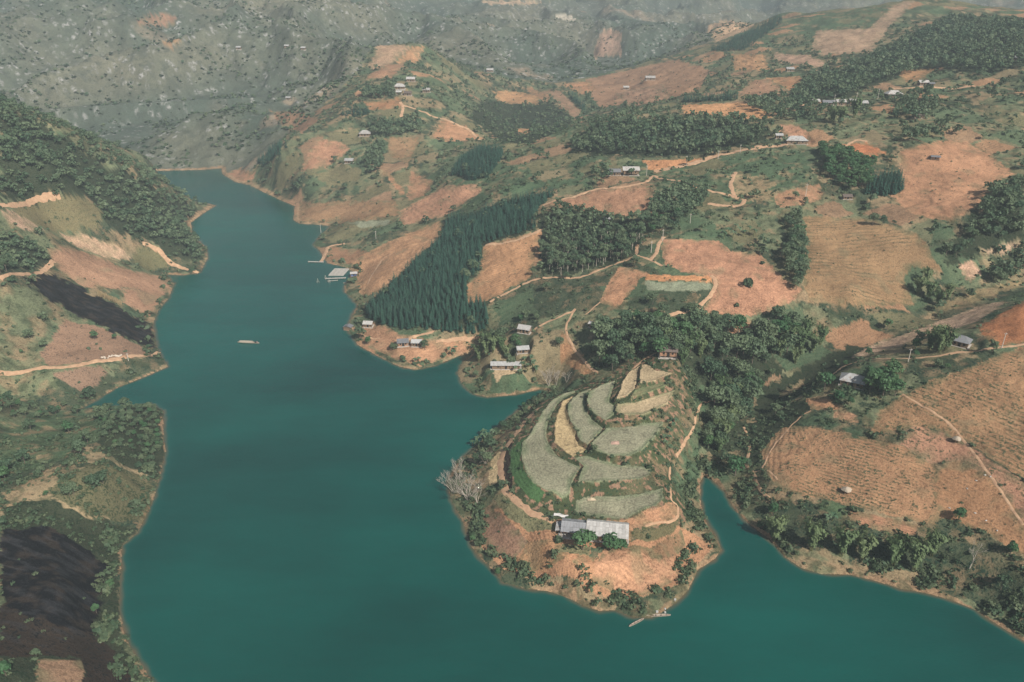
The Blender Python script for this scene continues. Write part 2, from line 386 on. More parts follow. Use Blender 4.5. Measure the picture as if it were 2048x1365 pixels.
# ------------------------------------------------------------------ land use: colour, tuft colour, tuft amount, row amount, rock
LU = {
 'scrub':  ((.078,.096,.056), (.024,.048,.030), .62, 0, 0),
 'grass':  ((.138,.156,.088), (.042,.078,.044), .42, 0, 0),
 'green':  ((.080,.122,.066), (.034,.072,.040), .50, 0, 0),
 'lush':   ((.062,.118,.050), (.034,.072,.034), .50, 0, 0),
 'dry':    ((.270,.205,.120), (.085,.085,.050), .50, 0, 0),
 'drygrn': ((.185,.165,.090), (.060,.075,.040), .55, .45, 0),
 'knoll':  ((.120,.118,.058), (.040,.055,.026), .65, 0, 0),
 'soil':   ((.390,.212,.120), (.190,.115,.068), .34, .40, 0),
 'soilst': ((.405,.220,.124), (.125,.090,.052), .50, .55, 0),
 'soilrow':((.390,.222,.126), (.085,.090,.048), .56, .95, 0),
 'brown':  ((.300,.176,.106), (.120,.090,.058), .45, .20, 0),
 'brownp': ((.290,.180,.115), (.075,.060,.045), .55, 0, 0),
 'pale':   ((.420,.275,.178), (.300,.200,.120), .20, 0, 0),
 'red':    ((.390,.165,.080), (.260,.120,.070), .25, .20, 0),
 'cut':    ((.480,.245,.125), (.300,.160,.085), .30, 0, 0),
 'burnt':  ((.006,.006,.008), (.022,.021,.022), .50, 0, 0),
 'burnbr_shade': ((.040,.028,.021), (.012,.012,.012), .60, 0, 0),  # scorched brown, darkened to carry the lower left corner's deep shade
 'paddy':  ((.262,.250,.168), (.120,.140,.084), .46, 0, 0),
 'straw':  ((.440,.330,.180), (.330,.250,.140), .30, 0, 0),
 'sandp':  ((.400,.310,.190), (.200,.160,.095), .30, 0, 0),
 'pond':   ((.190,.200,.135), (.150,.160,.110), .30, 0, 0),
 'wood':   ((.045,.055,.032), (.020,.034,.018), .65, 0, 0),
 'striped':((.310,.185,.108), (.080,.076,.042), .50, .85, 0),
 'stone':  ((.50,.44,.36), (.25,.2,.15), .35, 0, .3),
 'mount':  ((.135,.125,.085), (.050,.058,.038), .60, 0, 1.0),
}
# (land use, pixels, label or None when it is only cover of the terrain, row line in pixels, row spacing)
FIELDS = [
 # cover without an object of its own
 ('wood', [(0,215),(60,240),(130,275),(200,322),(260,348),(330,390),(400,418),(384,448),(400,490),(408,520),(350,520),(290,480),(210,450),(205,415),(170,390),(30,405),(0,400)], None),
 ('wood', [(0,462),(60,478),(100,512),(90,532),(0,552)], None),
 ('grass', [(0,570),(95,590),(125,620),(130,640),(110,670),(80,710),(0,740)], None),
 ('scrub', [(100,760),(215,745),(318,710),(330,730),(270,755),(190,795),(150,815),(0,820),(0,808),(60,800)], None),
 ('green', [(0,830),(160,822),(320,802),(325,860),(200,880),(130,910),(0,945)], None),
 ('wood', [(190,832),(320,800),(326,850),(328,905),(314,960),(260,940),(210,900),(200,870)], None),
 ('wood', [(0,1010),(90,1000),(200,1045),(270,1055),(240,1100),(236,1200),(245,1290),(320,1400),(0,1400)], None),
 ('wood', [(725,620),(760,585),(830,520),(885,470),(890,440),(960,420),(1000,400),(1110,380),(1080,410),(1060,440),(1085,455),(965,490),(958,540),(930,570),(935,610),(975,605),(975,660),(930,668),(860,655),(800,655),(745,640)], None),
 ('scrub', [(980,600),(1070,560),(1200,550),(1260,520),(1320,540),(1260,590),(1200,610),(1140,640),(1060,660),(1000,650)], None),
 ('wood', [(1075,430),(1120,415),(1200,430),(1290,440),(1280,500),(1230,525),(1150,550),(1080,550)], None),
 ('wood', [(1130,295),(1180,252),(1260,240),(1400,240),(1545,255),(1530,280),(1480,295),(1400,310),(1330,315),(1250,312),(1150,310)], None),
 ('green', [(900,370),(1000,310),(1120,290),(1180,310),(1170,370),(1100,375),(1000,392),(890,425)], None),
 ('wood', [(1200,640),(1330,660),(1440,660),(1550,640),(1610,650),(1570,740),(1520,770),(1480,860),(1440,920),(1400,900),(1420,780),(1350,720),(1250,745),(1190,740)], None),
 ('scrub', [(1500,640),(1620,605),(1840,610),(1880,560),(1920,570),(1900,610),(1720,690),(1640,750),(1560,740)], None),
 ('wood', [(1520,780),(1560,760),(1700,690),(1760,700),(1650,760),(1580,800),(1530,850),(1510,840)], None),
 ('wood', [(1480,850),(1530,840),(1600,800),(1640,800),(1600,850),(1540,890),(1520,930),(1490,930)], None),
 ('wood', [(1670,150),(1760,100),(1900,30),(2048,40),(2048,130),(1950,150),(1880,135),(1760,165),(1700,195),(1590,212),(1580,190),(1620,150)], None),
 ('grass', [(1545,250),(1620,240),(1780,240),(1860,260),(1800,290),(1740,285),(1650,290),(1640,330),(1480,330),(1600,285)], None),
 ('green', [(1320,330),(1600,300),(1640,360),(1550,380),(1490,410),(1400,415),(1330,365)], None),
 ('grass', [(1860,240),(2048,200),(2048,330),(1980,330),(1930,280),(1860,275)], None),
 ('wood', [(1970,385),(2048,350),(2048,480),(1990,490),(1900,535),(1880,505),(1940,455)], None),
 ('grass', [(1500,640),(1620,610),(1700,640),(1640,700),(1560,690)], None),
 ('scrub', [(1260,580),(1400,585),(1390,622),(1260,622)], None),
 ('green', [(920,730),(950,700),(1080,700),(1085,778),(1030,788),(975,793),(930,775)], None),
 ('grass', [(1070,640),(1150,620),(1200,640),(1190,700),(1130,660),(1090,680)], None),
 ('dry', [(920,930),(990,870),(1060,815),(1085,800),(1060,850),(1015,885),(985,925),(975,975),(1000,1010),(960,1010),(910,1000)], None),
 ('green', [(900,1000),(980,975),(1000,1010),(960,1030),(955,1080),(930,1050)], None),
 ('green', [(1370,860),(1400,760),(1420,800),(1400,900),(1402,1000),(1410,1040),(1370,1030),(1345,960)], None),
 ('dry', [(1340,1130),(1370,1040),(1420,1060),(1440,1100),(1395,1140),(1375,1170)], None),
 ('scrub', [(1490,1010),(1560,1000),(1700,1050),(1860,1060),(2048,1120),(2048,1230),(1900,1180),(1700,1110),(1600,1090),(1540,1060)], None),
 ('dry', [(1560,1100),(1640,1120),(1850,1150),(1850,1180),(1700,1148),(1610,1135)], None),
 ('grass', [(850,100),(930,150),(1000,200),(1100,200),(1140,230),(1060,290),(1000,280),(930,230),(880,180)], None),
 ('wood', [(960,200),(1100,205),(1150,235),(1130,255),(1060,290),(1000,285),(935,235)], None),
 ('brown', [(1170,160),(1350,120),(1420,140),(1400,180),(1330,200),(1200,215),(1180,190)], None),
 ('green', [(1420,100),(1580,40),(1700,10),(1800,0),(1740,55),(1640,60),(1620,105),(1480,110)], None),
 ('soilst', [(950,1030),(1000,1015),(1060,1060),(1110,1075),(1260,1095),(1350,1050),(1400,1075),(1428,1095),(1392,1133),(1366,1163),(1340,1176),(1250,1203),(1170,1190),(1090,1160),(1010,1140),(960,1095)], None, (1000,1120,1350,1120), 1.3),
 # left bank
 ('drygrn', [(30,415),(125,392),(170,397),(205,425),(200,455),(120,465),(70,450),(30,430)], 'olive contour-ploughed field at the foot of the left hill', (40,430,190,420), 2.2),
 ('pale', [(0,420),(40,430),(90,460),(50,464),(10,442)], 'small tan plot at the left edge under the wooded hill'),
 ('pale', [(118,470),(160,468),(215,488),(265,510),(255,521),(200,512),(150,493)], 'narrow tan strip field between hedges on the left bank'),
 ('drygrn', [(275,490),(320,500),(345,530),(300,541),(265,526)], 'small striped plot beside the path to the left landing', (270,520,340,535), 2.0),
 ('brown', [(90,497),(130,490),(200,515),(260,540),(325,553),(346,568),(320,600),(297,638),(240,600),(215,575),(170,575),(120,545)], 'broad brown field sloping to the lake on the left bank', (130,500,320,560), 2.5),
 ('green', [(200,588),(253,572),(248,610),(290,640),(270,640),(230,614)], 'dark green wedge beside the burnt field'),
 ('burnt', [(40,557),(95,543),(170,580),(230,610),(290,645),(309,660),(308,698),(285,690),(240,670),(180,640),(125,620),(95,592)], 'long burnt black field on the left bank'),
 ('brownp', [(130,642),(190,652),(240,672),(300,702),(300,708),(200,719),(100,733),(80,710),(110,670)], 'patchy brown field above the left bank road'),
 ('brownp', [(100,747),(200,730),(215,745),(195,775),(160,782),(130,765)], 'scorched brown plot below the left bank road'),
 ('grass', [(0,752),(100,750),(120,775),(60,800),(0,808)], 'pale meadow at the left edge below the road'),
 ('green', [(0,850),(90,832),(190,838),(205,870),(130,912),(60,942),(0,938)], 'green pasture on the near left knoll'),
 ('knoll', [(130,950),(200,920),(300,965),(306,1005),(270,1048),(200,1040),(90,990)], 'olive grass slope of the near left knoll'),
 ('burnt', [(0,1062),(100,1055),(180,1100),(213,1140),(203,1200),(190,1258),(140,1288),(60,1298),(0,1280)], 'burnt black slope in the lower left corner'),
 ('burnbr_shade', [(0,1205),(60,1235),(190,1270),(250,1330),(270,1365),(280,1400),(170,1400),(165,1318),(75,1312),(0,1308)], 'scorched brown slope with painted-in shade in the lower left corner'),
 ('brown', [(75,1320),(165,1320),(168,1400),(64,1400)], 'small brown stubble plot in the lower left corner', (70,1350,168,1352), 0.9),
 # far mountain
 ('brown', [(275,40),(300,28),(355,30),(350,50),(280,52)], 'pink earth patch high on the far mountain'),
 ('brown', [(325,80),(360,82),(352,98),(330,96)], 'small red earth patch on the far mountain'),
 ('brown', [(540,220),(600,225),(642,238),(600,268),(560,252)], 'brown field at the foot of the far mountain'),
 ('pale', [(950,2),(1110,2),(1060,10),(980,9)], 'pale road scar at the top of the far mountain'),
 ('stone', [(1112,28),(1145,30),(1150,42),(1120,40)], 'white quarry face on the far mountain'),
 ('pale', [(1415,55),(1440,40),(1510,48),(1500,60),(1430,85)], 'pale landslip below the far right ridge'),
 ('pale', [(1188,98),(1205,60),(1242,62),(1243,112),(1180,116)], 'pale terraced fields on the far valley side'),
 # mid hill
 ('pale', [(755,92),(808,89),(820,96),(775,130),(745,141),(738,132)], 'pale field at the crest of the village hill'),
 ('soil', [(822,94),(850,93),(832,126),(790,126)], 'orange crest field next to the pale one'),
 ('soil', [(780,128),(808,128),(785,156),(730,159),(748,144)], 'orange field just below the crest of the village hill'),
 ('soil', [(706,188),(725,174),(729,186),(715,197)], 'tiny orange plot at the left edge of the village hill'),
 ('soilst', [(728,204),(800,196),(806,213),(780,219),(740,221)], 'tan field under the village houses'),
 ('soilst', [(885,239),(930,252),(970,279),(900,284),(860,276)], 'lens-shaped tan field on the right shoulder of the village hill', (870,270,960,279), 3),
 ('soil', [(640,277),(690,287),(700,300),(660,332),(600,342),(620,302)], 'orange slope dotted with trees on the village hill'),
 ('brown', [(770,277),(840,274),(830,300),(815,327),(780,312)], 'brown slope in the middle of the village hill'),
 ('drygrn', [(625,352),(680,332),(722,337),(720,362),(660,372)], 'olive field above the eroded headland'),
 ('soilst', [(820,342),(868,362),(850,391),(815,402),(818,367)], 'triangular tan field on the village hill flank'),
 ('soilst', [(764,344),(775,342),(810,382),(806,394)], 'narrow tan strip running down the village hill'),
 ('brown', [(600,407),(700,402),(790,402),(800,430),(720,443),(620,446),(596,440),(592,425)], 'eroded brown headland above the lake', (600,420,790,420), 3),
 ('soilst', [(800,422),(890,372),(955,367),(965,382),(890,432),(800,452)], 'rusty slope between the headland and the conifer plantation'),
 ('soil', [(700,522),(780,482),(880,442),(885,470),(830,518),(760,588),(725,590),(714,570)], 'bare orange slope on the lake side of the conifer plantation'),
 ('brown', [(652,520),(662,492),(690,497),(740,502),(700,530)], 'brown plot above the small jetty'),
 ('pond', [(700,447),(740,441),(780,441),(775,451),(720,456)], 'small paddy basin behind the lake bend'),
 ('soil', [(450,347),(480,337),(510,347),(505,366),(470,361)], 'orange headland at the far end of the lake'),
 # valley
 ('soilst', [(985,182),(1030,182),(1080,192),(1075,210),(1000,206)], 'terraced tan fields in the far valley'),
 ('soilst', [(1050,176),(1065,174),(1105,202),(1090,205)], 'tan strip on the far valley slope'),
 ('brown', [(1090,181),(1120,181),(1166,227),(1146,236)], 'brown field on the steep valley side'),
 ('soilst', [(1125,167),(1180,162),(1195,181),(1160,190)], 'tan field at the head of the valley'),
 ('soil', [(1035,257),(1060,255),(1064,266),(1040,271)], 'round tan clearing in the dark valley'),
 ('brown', [(1230,187),(1330,167),(1345,198),(1260,214)], 'rusty slope beyond the wooded ridge'),
 # right top
 ('pale', [(1630,62),(1740,57),(1795,2),(1832,2),(1782,52),(1742,106),(1640,111),(1625,96)], 'long pale cleared strip on the big hill'),
 ('soilst', [(1460,107),(1530,109),(1540,141),(1470,141)], 'orange field under the big hill'),
 ('pale', [(1545,107),(1620,111),(1650,125),(1650,136),(1560,126)], 'pale strip at the foot of the big hill'),
 ('brown', [(1500,162),(1535,157),(1576,187),(1500,193),(1475,191)], 'brown-green hump field below the big hill'),
 ('soil', [(1533,156),(1600,152),(1606,166),(1582,181)], 'orange plot next to the hump field'),
 ('cut', [(1360,210),(1500,206),(1545,236),(1500,241),(1430,228),(1370,231)], 'bright orange stepped earthworks on the ridge'),
 ('soil', [(1557,247),(1600,252),(1628,281),(1562,281)], 'orange plot above the hip-roofed house'),
 ('soilst', [(1790,137),(1870,137),(1840,161),(1810,163)], 'tan clearing in the right-hand forest'),
 ('red', [(1660,292),(1735,285),(1772,307),(1720,317),(1680,302)], 'red-brown sloping plot among light green trees'),
 ('soilst', [(1548,387),(1640,367),(1645,400),(1600,411),(1557,416)], 'tan patch beside the hairpin path'),
 ('soilst', [(1800,302),(1870,282),(1930,282),(1970,302),(2030,347),(1980,372),(1960,412),(1900,442),(1830,432),(1790,402),(1800,362)], 'large scrubby orange hillside at the right'),
 ('striped', [(1602,432),(1720,437),(1790,452),(1840,472),(1885,542),(1822,532),(1807,562),(1832,610),(1720,613),(1617,606),(1607,562),(1612,482)], 'wide striped brown field in the right middle', (1615,520,1800,525), 3.2),
 ('soil', [(1330,477),(1440,482),(1460,502),(1520,507),(1575,562),(1610,582),(1560,622),(1490,632),(1400,626),(1432,577),(1422,553),(1370,545),(1332,530),(1322,502)], 'large bare orange field in the centre with a lone bush'),
 ('soil', [(1240,532),(1300,546),(1275,560),(1270,576),(1235,616),(1200,606),(1210,576)], 'orange plot left of the flooded terrace'),
 ('cut', [(1290,549),(1420,553),(1424,563),(1290,561)], 'orange cut bank above the flooded terrace'),
 ('pond', [(1290,563),(1420,566),(1420,581),(1370,583),(1295,581)], 'grey-green flooded terrace in the centre'),
 ('soil', [(1085,411),(1190,380),(1300,374),(1315,416),(1320,430),(1215,431),(1130,414)], 'fan-shaped orange field below the long farmhouse'),
 ('soilst', [(965,492),(1088,460),(1070,502),(1062,556),(975,601),(937,611),(932,572),(962,542)], 'orange stubble field beside the conifer plantation', (960,560,1060,520), 2.2),
 ('cut', [(1285,322),(1330,320),(1420,317),(1372,331),(1300,341)], 'orange cut bank beside the long farmhouse'),
 ('soil', [(1440,641),(1500,641),(1500,661),(1460,666)], 'orange plot at the edge of the valley trees'),
 ('dry', [(1462,347),(1540,362),(1550,401),(1482,402),(1467,377)], 'dry grass slope inside the hairpin path'),
 ('red', [(1952,656),(2048,602),(2120,590),(2120,680),(2048,688),(1992,694)], 'red ploughed slope behind the ridge house'),
 ('pale', [(1700,716),(1740,692),(1830,662),(1855,652),(1960,612),(2015,601),(1962,640),(1930,652),(1852,672),(1800,692),(1722,716)], 'pale bare bank along the ravine'),
 ('dry', [(1560,787),(1620,751),(1605,775),(1566,796)], 'dry streak in the bottom of the ravine'),
 ('dry', [(1850,622),(1950,582),(2048,557),(2048,571),(1900,621)], 'dry strip on the upper ravine slope'),
 ('pale', [(1915,532),(1950,522),(1962,547),(1942,567)], 'pale bare patch above the ravine'),
 ('pale', [(1960,502),(2048,480),(2048,496),(1990,512)], 'pale strip at the right edge above the ravine'),
 # right near hill
 ('soilrow', [(1530,942),(1525,902),(1560,857),(1600,852),(1720,872),(1800,892),(1872,932),(1902,1012),(1870,1050),(1740,1022),(1650,1000),(1560,980)], 'large orange crop field with green rows on the right', (1540,900,1860,975), 1.6),
 ('soilrow', [(1740,872),(1760,822),(1802,792),(1862,762),(2048,692),(2200,650),(2200,1000),(2048,962),(1960,902),(1880,862),(1830,852)], 'upper orange crop field below the ridge path', (1800,800,2048,900), 2.2),
 ('soilrow', [(1830,852),(1880,864),(1960,905),(2048,965),(2200,1010),(2200,1140),(2048,1050),(1990,960),(1910,920),(1870,930),(1800,890)], 'orange crop field along the footpath at the right edge', (1800,800,2048,900), 2.2),
 ('soilst', [(1872,942),(1910,922),(1980,952),(2030,1012),(2048,1052),(2200,1160),(2200,1200),(2048,1112),(1960,1062),(1880,1032),(1867,992)], 'bare speckled orange plot with white sacks'),
 ('soil', [(1608,800),(1635,792),(1665,800),(1680,818),(1655,822),(1622,816)], 'oval threshing ground below the right farmhouse'),
 ('soil', [(1668,822),(1690,818),(1712,830),(1718,846),(1690,846),(1668,834)], 'second oval threshing ground next to the first'),
 ('green', [(1600,832),(1640,826),(1722,861),(1716,871),(1612,851)], 'dark green strip above the crop field'),
 ('green', [(1632,1003),(1690,1010),(1700,1038),(1640,1020)], 'small green garden plot above the bamboos'),
 ('soilst', [(1692,1022),(1760,1032),(1840,1052),(1832,1071),(1760,1062),(1702,1042)], 'tan stubble strip above the bamboos', (1700,1030,1830,1060), 0.8),
 # peninsula
 ('soil', [(1206,1119),(1316,1116),(1350,1116),(1367,1147),(1343,1164),(1298,1188),(1247,1196),(1182,1181),(1196,1147)], 'bare orange field at the tip of the terraced peninsula'),
 ('brown', [(1210,1109),(1300,1098),(1362,1060),(1372,1090),(1350,1115),(1206,1119)], 'brown strip above the bare field of the peninsula'),
 ('drygrn', [(1122,1106),(1182,1110),(1176,1137),(1117,1133)], 'grey-green square plot below the peninsula farmhouse'),
 ('green', [(1182,1111),(1206,1112),(1193,1140),(1177,1137)], 'small green plot below the peninsula farmhouse'),
 ('soil', [(1117,1134),(1192,1141),(1183,1160),(1150,1165),(1131,1150)], 'orange bed with a furrow beside the bare field'),
 ('soilst', [(1056,1085),(1121,1099),(1117,1133),(1131,1150),(1087,1150),(1022,1133)], 'orange stubble plot left of the square plots', (1030,1130,1110,1100), 1.2),
 ('brown', [(977,1010),(998,1024),(1042,1065),(1056,1085),(1022,1123),(984,1106),(957,1078),(953,1030)], 'pinkish stubble plot on the lake side of the peninsula', (960,1060,1050,1075), 1.2),
 ('drygrn', [(984,993),(1011,983),(1059,1027),(1107,1048),(1110,1071),(1059,1065),(1011,1030)], 'grassy slope below the ring path', (1000,1000,1010,1030), 1.0),
 ('drygrn', [(1258,1066),(1326,1052),(1363,1035),(1340,1071),(1292,1088),(1261,1082)], 'grassy slope right of the peninsula farmhouse', (1270,1070,1275,1085), 1.0),
 ('soil', [(1108,1042),(1260,1030),(1345,1005),(1362,1022),(1350,1042),(1265,1060),(1262,1092),(1150,1092),(1112,1070)], 'packed earth yard around the peninsula farmhouse'),
 ('burnbr_shade', [(1059,841),(1038,885),(1020,898),(1018,924),(1023,957),(1038,975),(1069,1006),(1064,1021),(1033,998),(1008,972),(1000,941),(1003,911),(1015,885),(1044,854)], None),
 ('lush', [(1056,872),(1044,885),(1041,911),(1048,941),(1064,966),(1090,984),(1077,1008),(1054,988),(1028,962),(1019,924),(1023,900),(1040,882)], 'bright green bank under the crescent terrace'),
 ('straw', [(1015,877),(1003,893),(985,921),(976,957),(980,972),(992,970),(998,936),(1002,906)], 'tan grass strip outside the ring path'),
 # headlands
 ('soil', [(705,657),(745,642),(800,667),(870,682),(940,677),(962,690),(945,703),(890,718),(840,733),(790,718),(730,690)], 'sandy orange headland below the plantation'),
 ('sandp', [(985,742),(1030,737),(1037,765),(990,776)], 'terraced garden on the small headland'),
 ('soil', [(1122,662),(1150,692),(1195,747),(1172,752),(1122,722)], 'orange bank under the zigzag path'),
]
def poly_points(poly):
    return ground_poly(poly)
NV = X.size
colr = np.zeros(X.shape + (3,)); spk = np.zeros(X.shape + (3,)); tex = np.zeros(X.shape + (3,)); rowc = np.zeros(X.shape)
LUK = list(LU); luix = np.zeros(X.shape, np.int16)
def put(mask, lu, w=1.0):
    luix[mask] = LUK.index(lu)
    c, s, a, r_, k_ = LU[lu]
    colr[mask] = c; spk[mask] = s; tex[mask] = (a, r_, k_)
# default cover: patches of scrub, grass and dry ground; the far mountain
d1 = fbm(X / 70, Y / 70, 51, 4); d2 = fbm(X / 16, Y / 16, 61, 3)
put(np.ones(X.shape, bool), 'scrub')
put((d1 + 0.5 * d2) > 0.10, 'grass')
put((d1 + 0.7 * d2) < -0.50, 'dry')
put((d1 + 0.3 * d2) > 0.62, 'green')
mt = RD > Rlim
put(mt, 'mount'); tex[..., 2] *= sstep(835, 960, RD) * .9
mv = np.clip(0.5 + 0.9 * fbm(X / 210, Y / 210, 71, 4), 0, 1)[..., None]
mcol = (1 - mv) * np.array((.080, .110, .082)) + mv * np.array((.190, .182, .130))
tanp = (sstep(.30, .60, fbm(X / 95, Y / 95, 191, 3)) * sstep(-.1, .3, fbm(X / 420, Y / 420, 193, 2)) * .7)[..., None]
mcol = mcol + tanp * (np.array((.36, .265, .185)) - mcol)
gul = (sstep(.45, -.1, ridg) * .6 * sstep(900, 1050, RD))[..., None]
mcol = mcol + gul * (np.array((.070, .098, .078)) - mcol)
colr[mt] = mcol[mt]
zone = np.full(X.shape, -1, np.int32)               # which field a vertex belongs to
wx = X + (0.9 * noise(X / 6, Y / 6, 81) + 0.4 * noise(X / 1.7, Y / 1.7, 82)) * np.clip(RD / 330, 0.5, 3)
wy = Y + (0.9 * noise(X / 6, Y / 6, 83) + 0.4 * noise(X / 1.7, Y / 1.7, 84)) * np.clip(RD / 330, 0.5, 3)
land = ~water
FIELDW = []
APRON = [i for i, f in enumerate(FIELDS) if f[1][0] == (950, 1030)][0]
apron = np.zeros(X.shape, bool); burn = np.zeros(X.shape, bool)
def row_coord(row, sp, mask):
    a, b = on_ground(row[0], row[1]), on_ground(row[2], row[3])
    dx, dy = b[0] - a[0], b[1] - a[1]; L = math.hypot(dx, dy) + 1e-6
    rowc[mask] = (X[mask] * (-dy / L) + Y[mask] * (dx / L)) / sp
for fi, f in enumerate(FIELDS):
    w = poly_points(f[1]); FIELDW.append(w)
    if len(w) < 3: continue
    a = np.array(w); lo, hi = a.min(0) - 2, a.max(0) + 2
    bb = land & (X > lo[0]) & (X < hi[0]) & (Y > lo[1]) & (Y < hi[1])
    ew = 3.2 if f[0] in ('burnt', 'burnbr_shade', 'knoll', 'wood', 'scrub', 'grass', 'green', 'dry') else 1.0
    m = np.zeros(X.shape, bool); m[bb] = inside(X[bb] + ew * (wx[bb] - X[bb]), Y[bb] + ew * (wy[bb] - Y[bb]), w)
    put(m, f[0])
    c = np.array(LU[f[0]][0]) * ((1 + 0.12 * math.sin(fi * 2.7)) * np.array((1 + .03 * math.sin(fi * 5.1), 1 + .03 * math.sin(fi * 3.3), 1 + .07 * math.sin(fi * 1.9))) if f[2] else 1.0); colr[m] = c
    if f[2] and f[0] in ('soil', 'soilst', 'brown', 'pale', 'soilrow', 'striped', 'red') and m.any():
        df = dist_poly(X[m], Y[m], w) / np.clip(RD[m] / 330, 1, 3)
        wd2 = (np.clip(1 - df / 4.0, 0, 1) * sstep(-.25, .35, fbm(X[m] / 5, Y[m] / 5, 181, 3)))[:, None] * .75
        cm = colr[m]; colr[m] = cm + wd2 * (np.array((.115, .125, .066)) - cm)
        wp2 = sstep(.35, .75, fbm(X[m] / 14, Y[m] / 14, 183, 4))[:, None] * .45
        cm = colr[m]; colr[m] = cm + wp2 * (np.array((.19, .165, .095)) - cm)
    if f[2]: zone[m] = fi
    rowc[m] = Z[m] / (0.8 * np.clip(RD[m] / 330, .9, 3.0))      # furrows follow the contour unless a direction is given
    if len(f) > 3: row_coord(f[3], f[4], m)
    if fi == APRON: apron |= m; rowc[m] = sd[m] / 1.5
    if f[0] == 'burnt': burn |= m
TCOL = {'k': 'paddy', 'i': 'paddy', 'j': 'paddy', 'g': 'straw', 'h': 'paddy', 'f': 'paddy', 'e': 'paddy', 'd': 'sandp', 'c': 'drygrn', 'a': 'sandp', 'b': 'sandp'}
riser = terr_zone & land & (zone < 0) & (AZ > R(0))
rs = riser & (colr[..., 0] < 0.3)
put(rs, 'green'); colr[rs] = (.062,.078,.036); tex[rs] = (.55, 0, 0)
rb = rs & (fbm(X / 2.6, Y / 2.6, 91, 3) > 0.30); put(rb, 'brownp')
for ti, (t, w) in enumerate(zip(TERR, TERRW)):
    a = np.array(w); lo, hi = a.min(0) - 2, a.max(0) + 2
    bb = land & (X > lo[0]) & (X < hi[0]) & (Y > lo[1]) & (Y < hi[1])
    m = np.zeros(X.shape, bool); m[bb] = inside(X[bb] + 0.5 * noise(X[bb] / 4, Y[bb] / 4, 3), Y[bb] + 0.5 * noise(X[bb] / 4, Y[bb] / 4, 4), w)
    put(m, TCOL[t[0]]); zone[m] = 1000 + ti
    dd = dist_poly(X[m], Y[m], w)
    rowc[m] = dd / 1.1; tex[m, 1] = .55; tex[m, 0] = .36
    pn = fbm(X[m] / 9, Y[m] / 9, 95, 3)
    edge = np.clip(1 - dd / 2.2 + 0.8 * pn, 0, 1)[:, None] if t[0] not in 'gab' else np.zeros((m.sum(), 1))
    colr[m] = colr[m] * (1 - 0.55 * edge) + np.array((.10, .15, .07)) * 0.55 * edge
# bare earth along the water line
beach = land & (sdw < np.where((X < 0) & (RD < 460), .35, .7) + 1.9 * noise(X / 15, Y / 15, 97) + 0.5 * noise(X / 3, Y / 3, 98)) & (RD < 900)
colr[beach] = (.26, .17, .10); spk[beach] = (.2, .13, .08); tex[beach] = (.25, 0, 0); 
mud = water & (sdw < 9); colr[mud] = (.20, .14, .08)
far_shore = land & (sdw < 4) & (RD > 640); colr[far_shore] = (.33, .22, .13)
# a little blur so that edges are not knife sharp, a little large-scale variation so that no field is one tone
vv = 1 + 0.16 * fbm(X / 24, Y / 24, 101, 4)[..., None]
wild = np.zeros(X.shape, bool)
for nm_ in ('scrub', 'grass', 'green', 'dry', 'drygrn'):
    wild |= (luix == LUK.index(nm_)) & ((zone < 0) | (nm_ != 'drygrn'))
wild &= ~mt
# old garden plots: small warped parcels on the open slopes, some bare, some dry
cxp = (X * .94 + Y * .34 + 9 * noise(X / 45, Y / 45, 161)) / 30.0; cyp = (Y * .94 - X * .34 + 9 * noise(X / 45, Y / 45, 162)) / 24.0
hp_ = (_hash(np.floor(cxp), np.floor(cyp), 7) & 1023) / 1023.0
edge_ = np.minimum(np.minimum(cxp % 1, 1 - cxp % 1), np.minimum(cyp % 1, 1 - cyp % 1)) + .05 * noise(X / 5, Y / 5, 163)
pl_ok = wild & (RD > 345) & (AZ > R(-17)) & (edge_ > .07) & (zone < 0)
for lo_, hi_, nm_, a_ in ((0, .06, 'soilst', .8), (.06, .13, 'brown', .8), (.13, .27, 'drygrn', .9), (.27, .36, 'dry', .8), (.36, .60, 'green', .6)):
    sp_ = pl_ok & (hp_ > lo_) & (hp_ < hi_)
    colr[sp_] = colr[sp_] * (1 - a_) + np.array(LU[nm_][0]) * a_; spk[sp_] = LU[nm_][1]; tex[sp_] = (LU[nm_][2], .6, 0); rowc[sp_] = (cyp * 24 / 2.6)[sp_]
    wild &= ~sp_; luix[sp_] = LUK.index(nm_)
bn_ = (sstep(.0, .55, fbm(X / 4.5, Y / 4.5, 171, 4)) * np.where(burn, .45, 0))[..., None]; ash_ = (sstep(.1, .5, fbm(X / 9, Y / 3, 173, 3)) * np.where(burn, .45, 0))[..., None]
colr = colr + bn_ * (np.array((.060, .042, .030)) - colr); colr = colr + ash_ * (np.array((.040, .040, .044)) - colr)
wb = (sstep(.05, .55, fbm(X / 9, Y / 9, 131, 4)) * np.where(wild, .60, 0))[..., None]
wd_ = (sstep(.05, .50, fbm(X / 6, Y / 6, 141, 4)) * np.where(wild, .65, 0))[..., None]
wg = (sstep(.10, .60, fbm(X / 30, Y / 30, 151, 4)) * np.where(wild, .5, 0))[..., None]
colr = colr + wg * (np.array((.20, .165, .095)) - colr)
colr = colr + wb * (np.array((.29, .195, .115)) - colr)
colr = colr + wd_ * (np.array((.045, .062, .032)) - colr)
colr = np.clip(colr * vv, 0.004, 0.85)
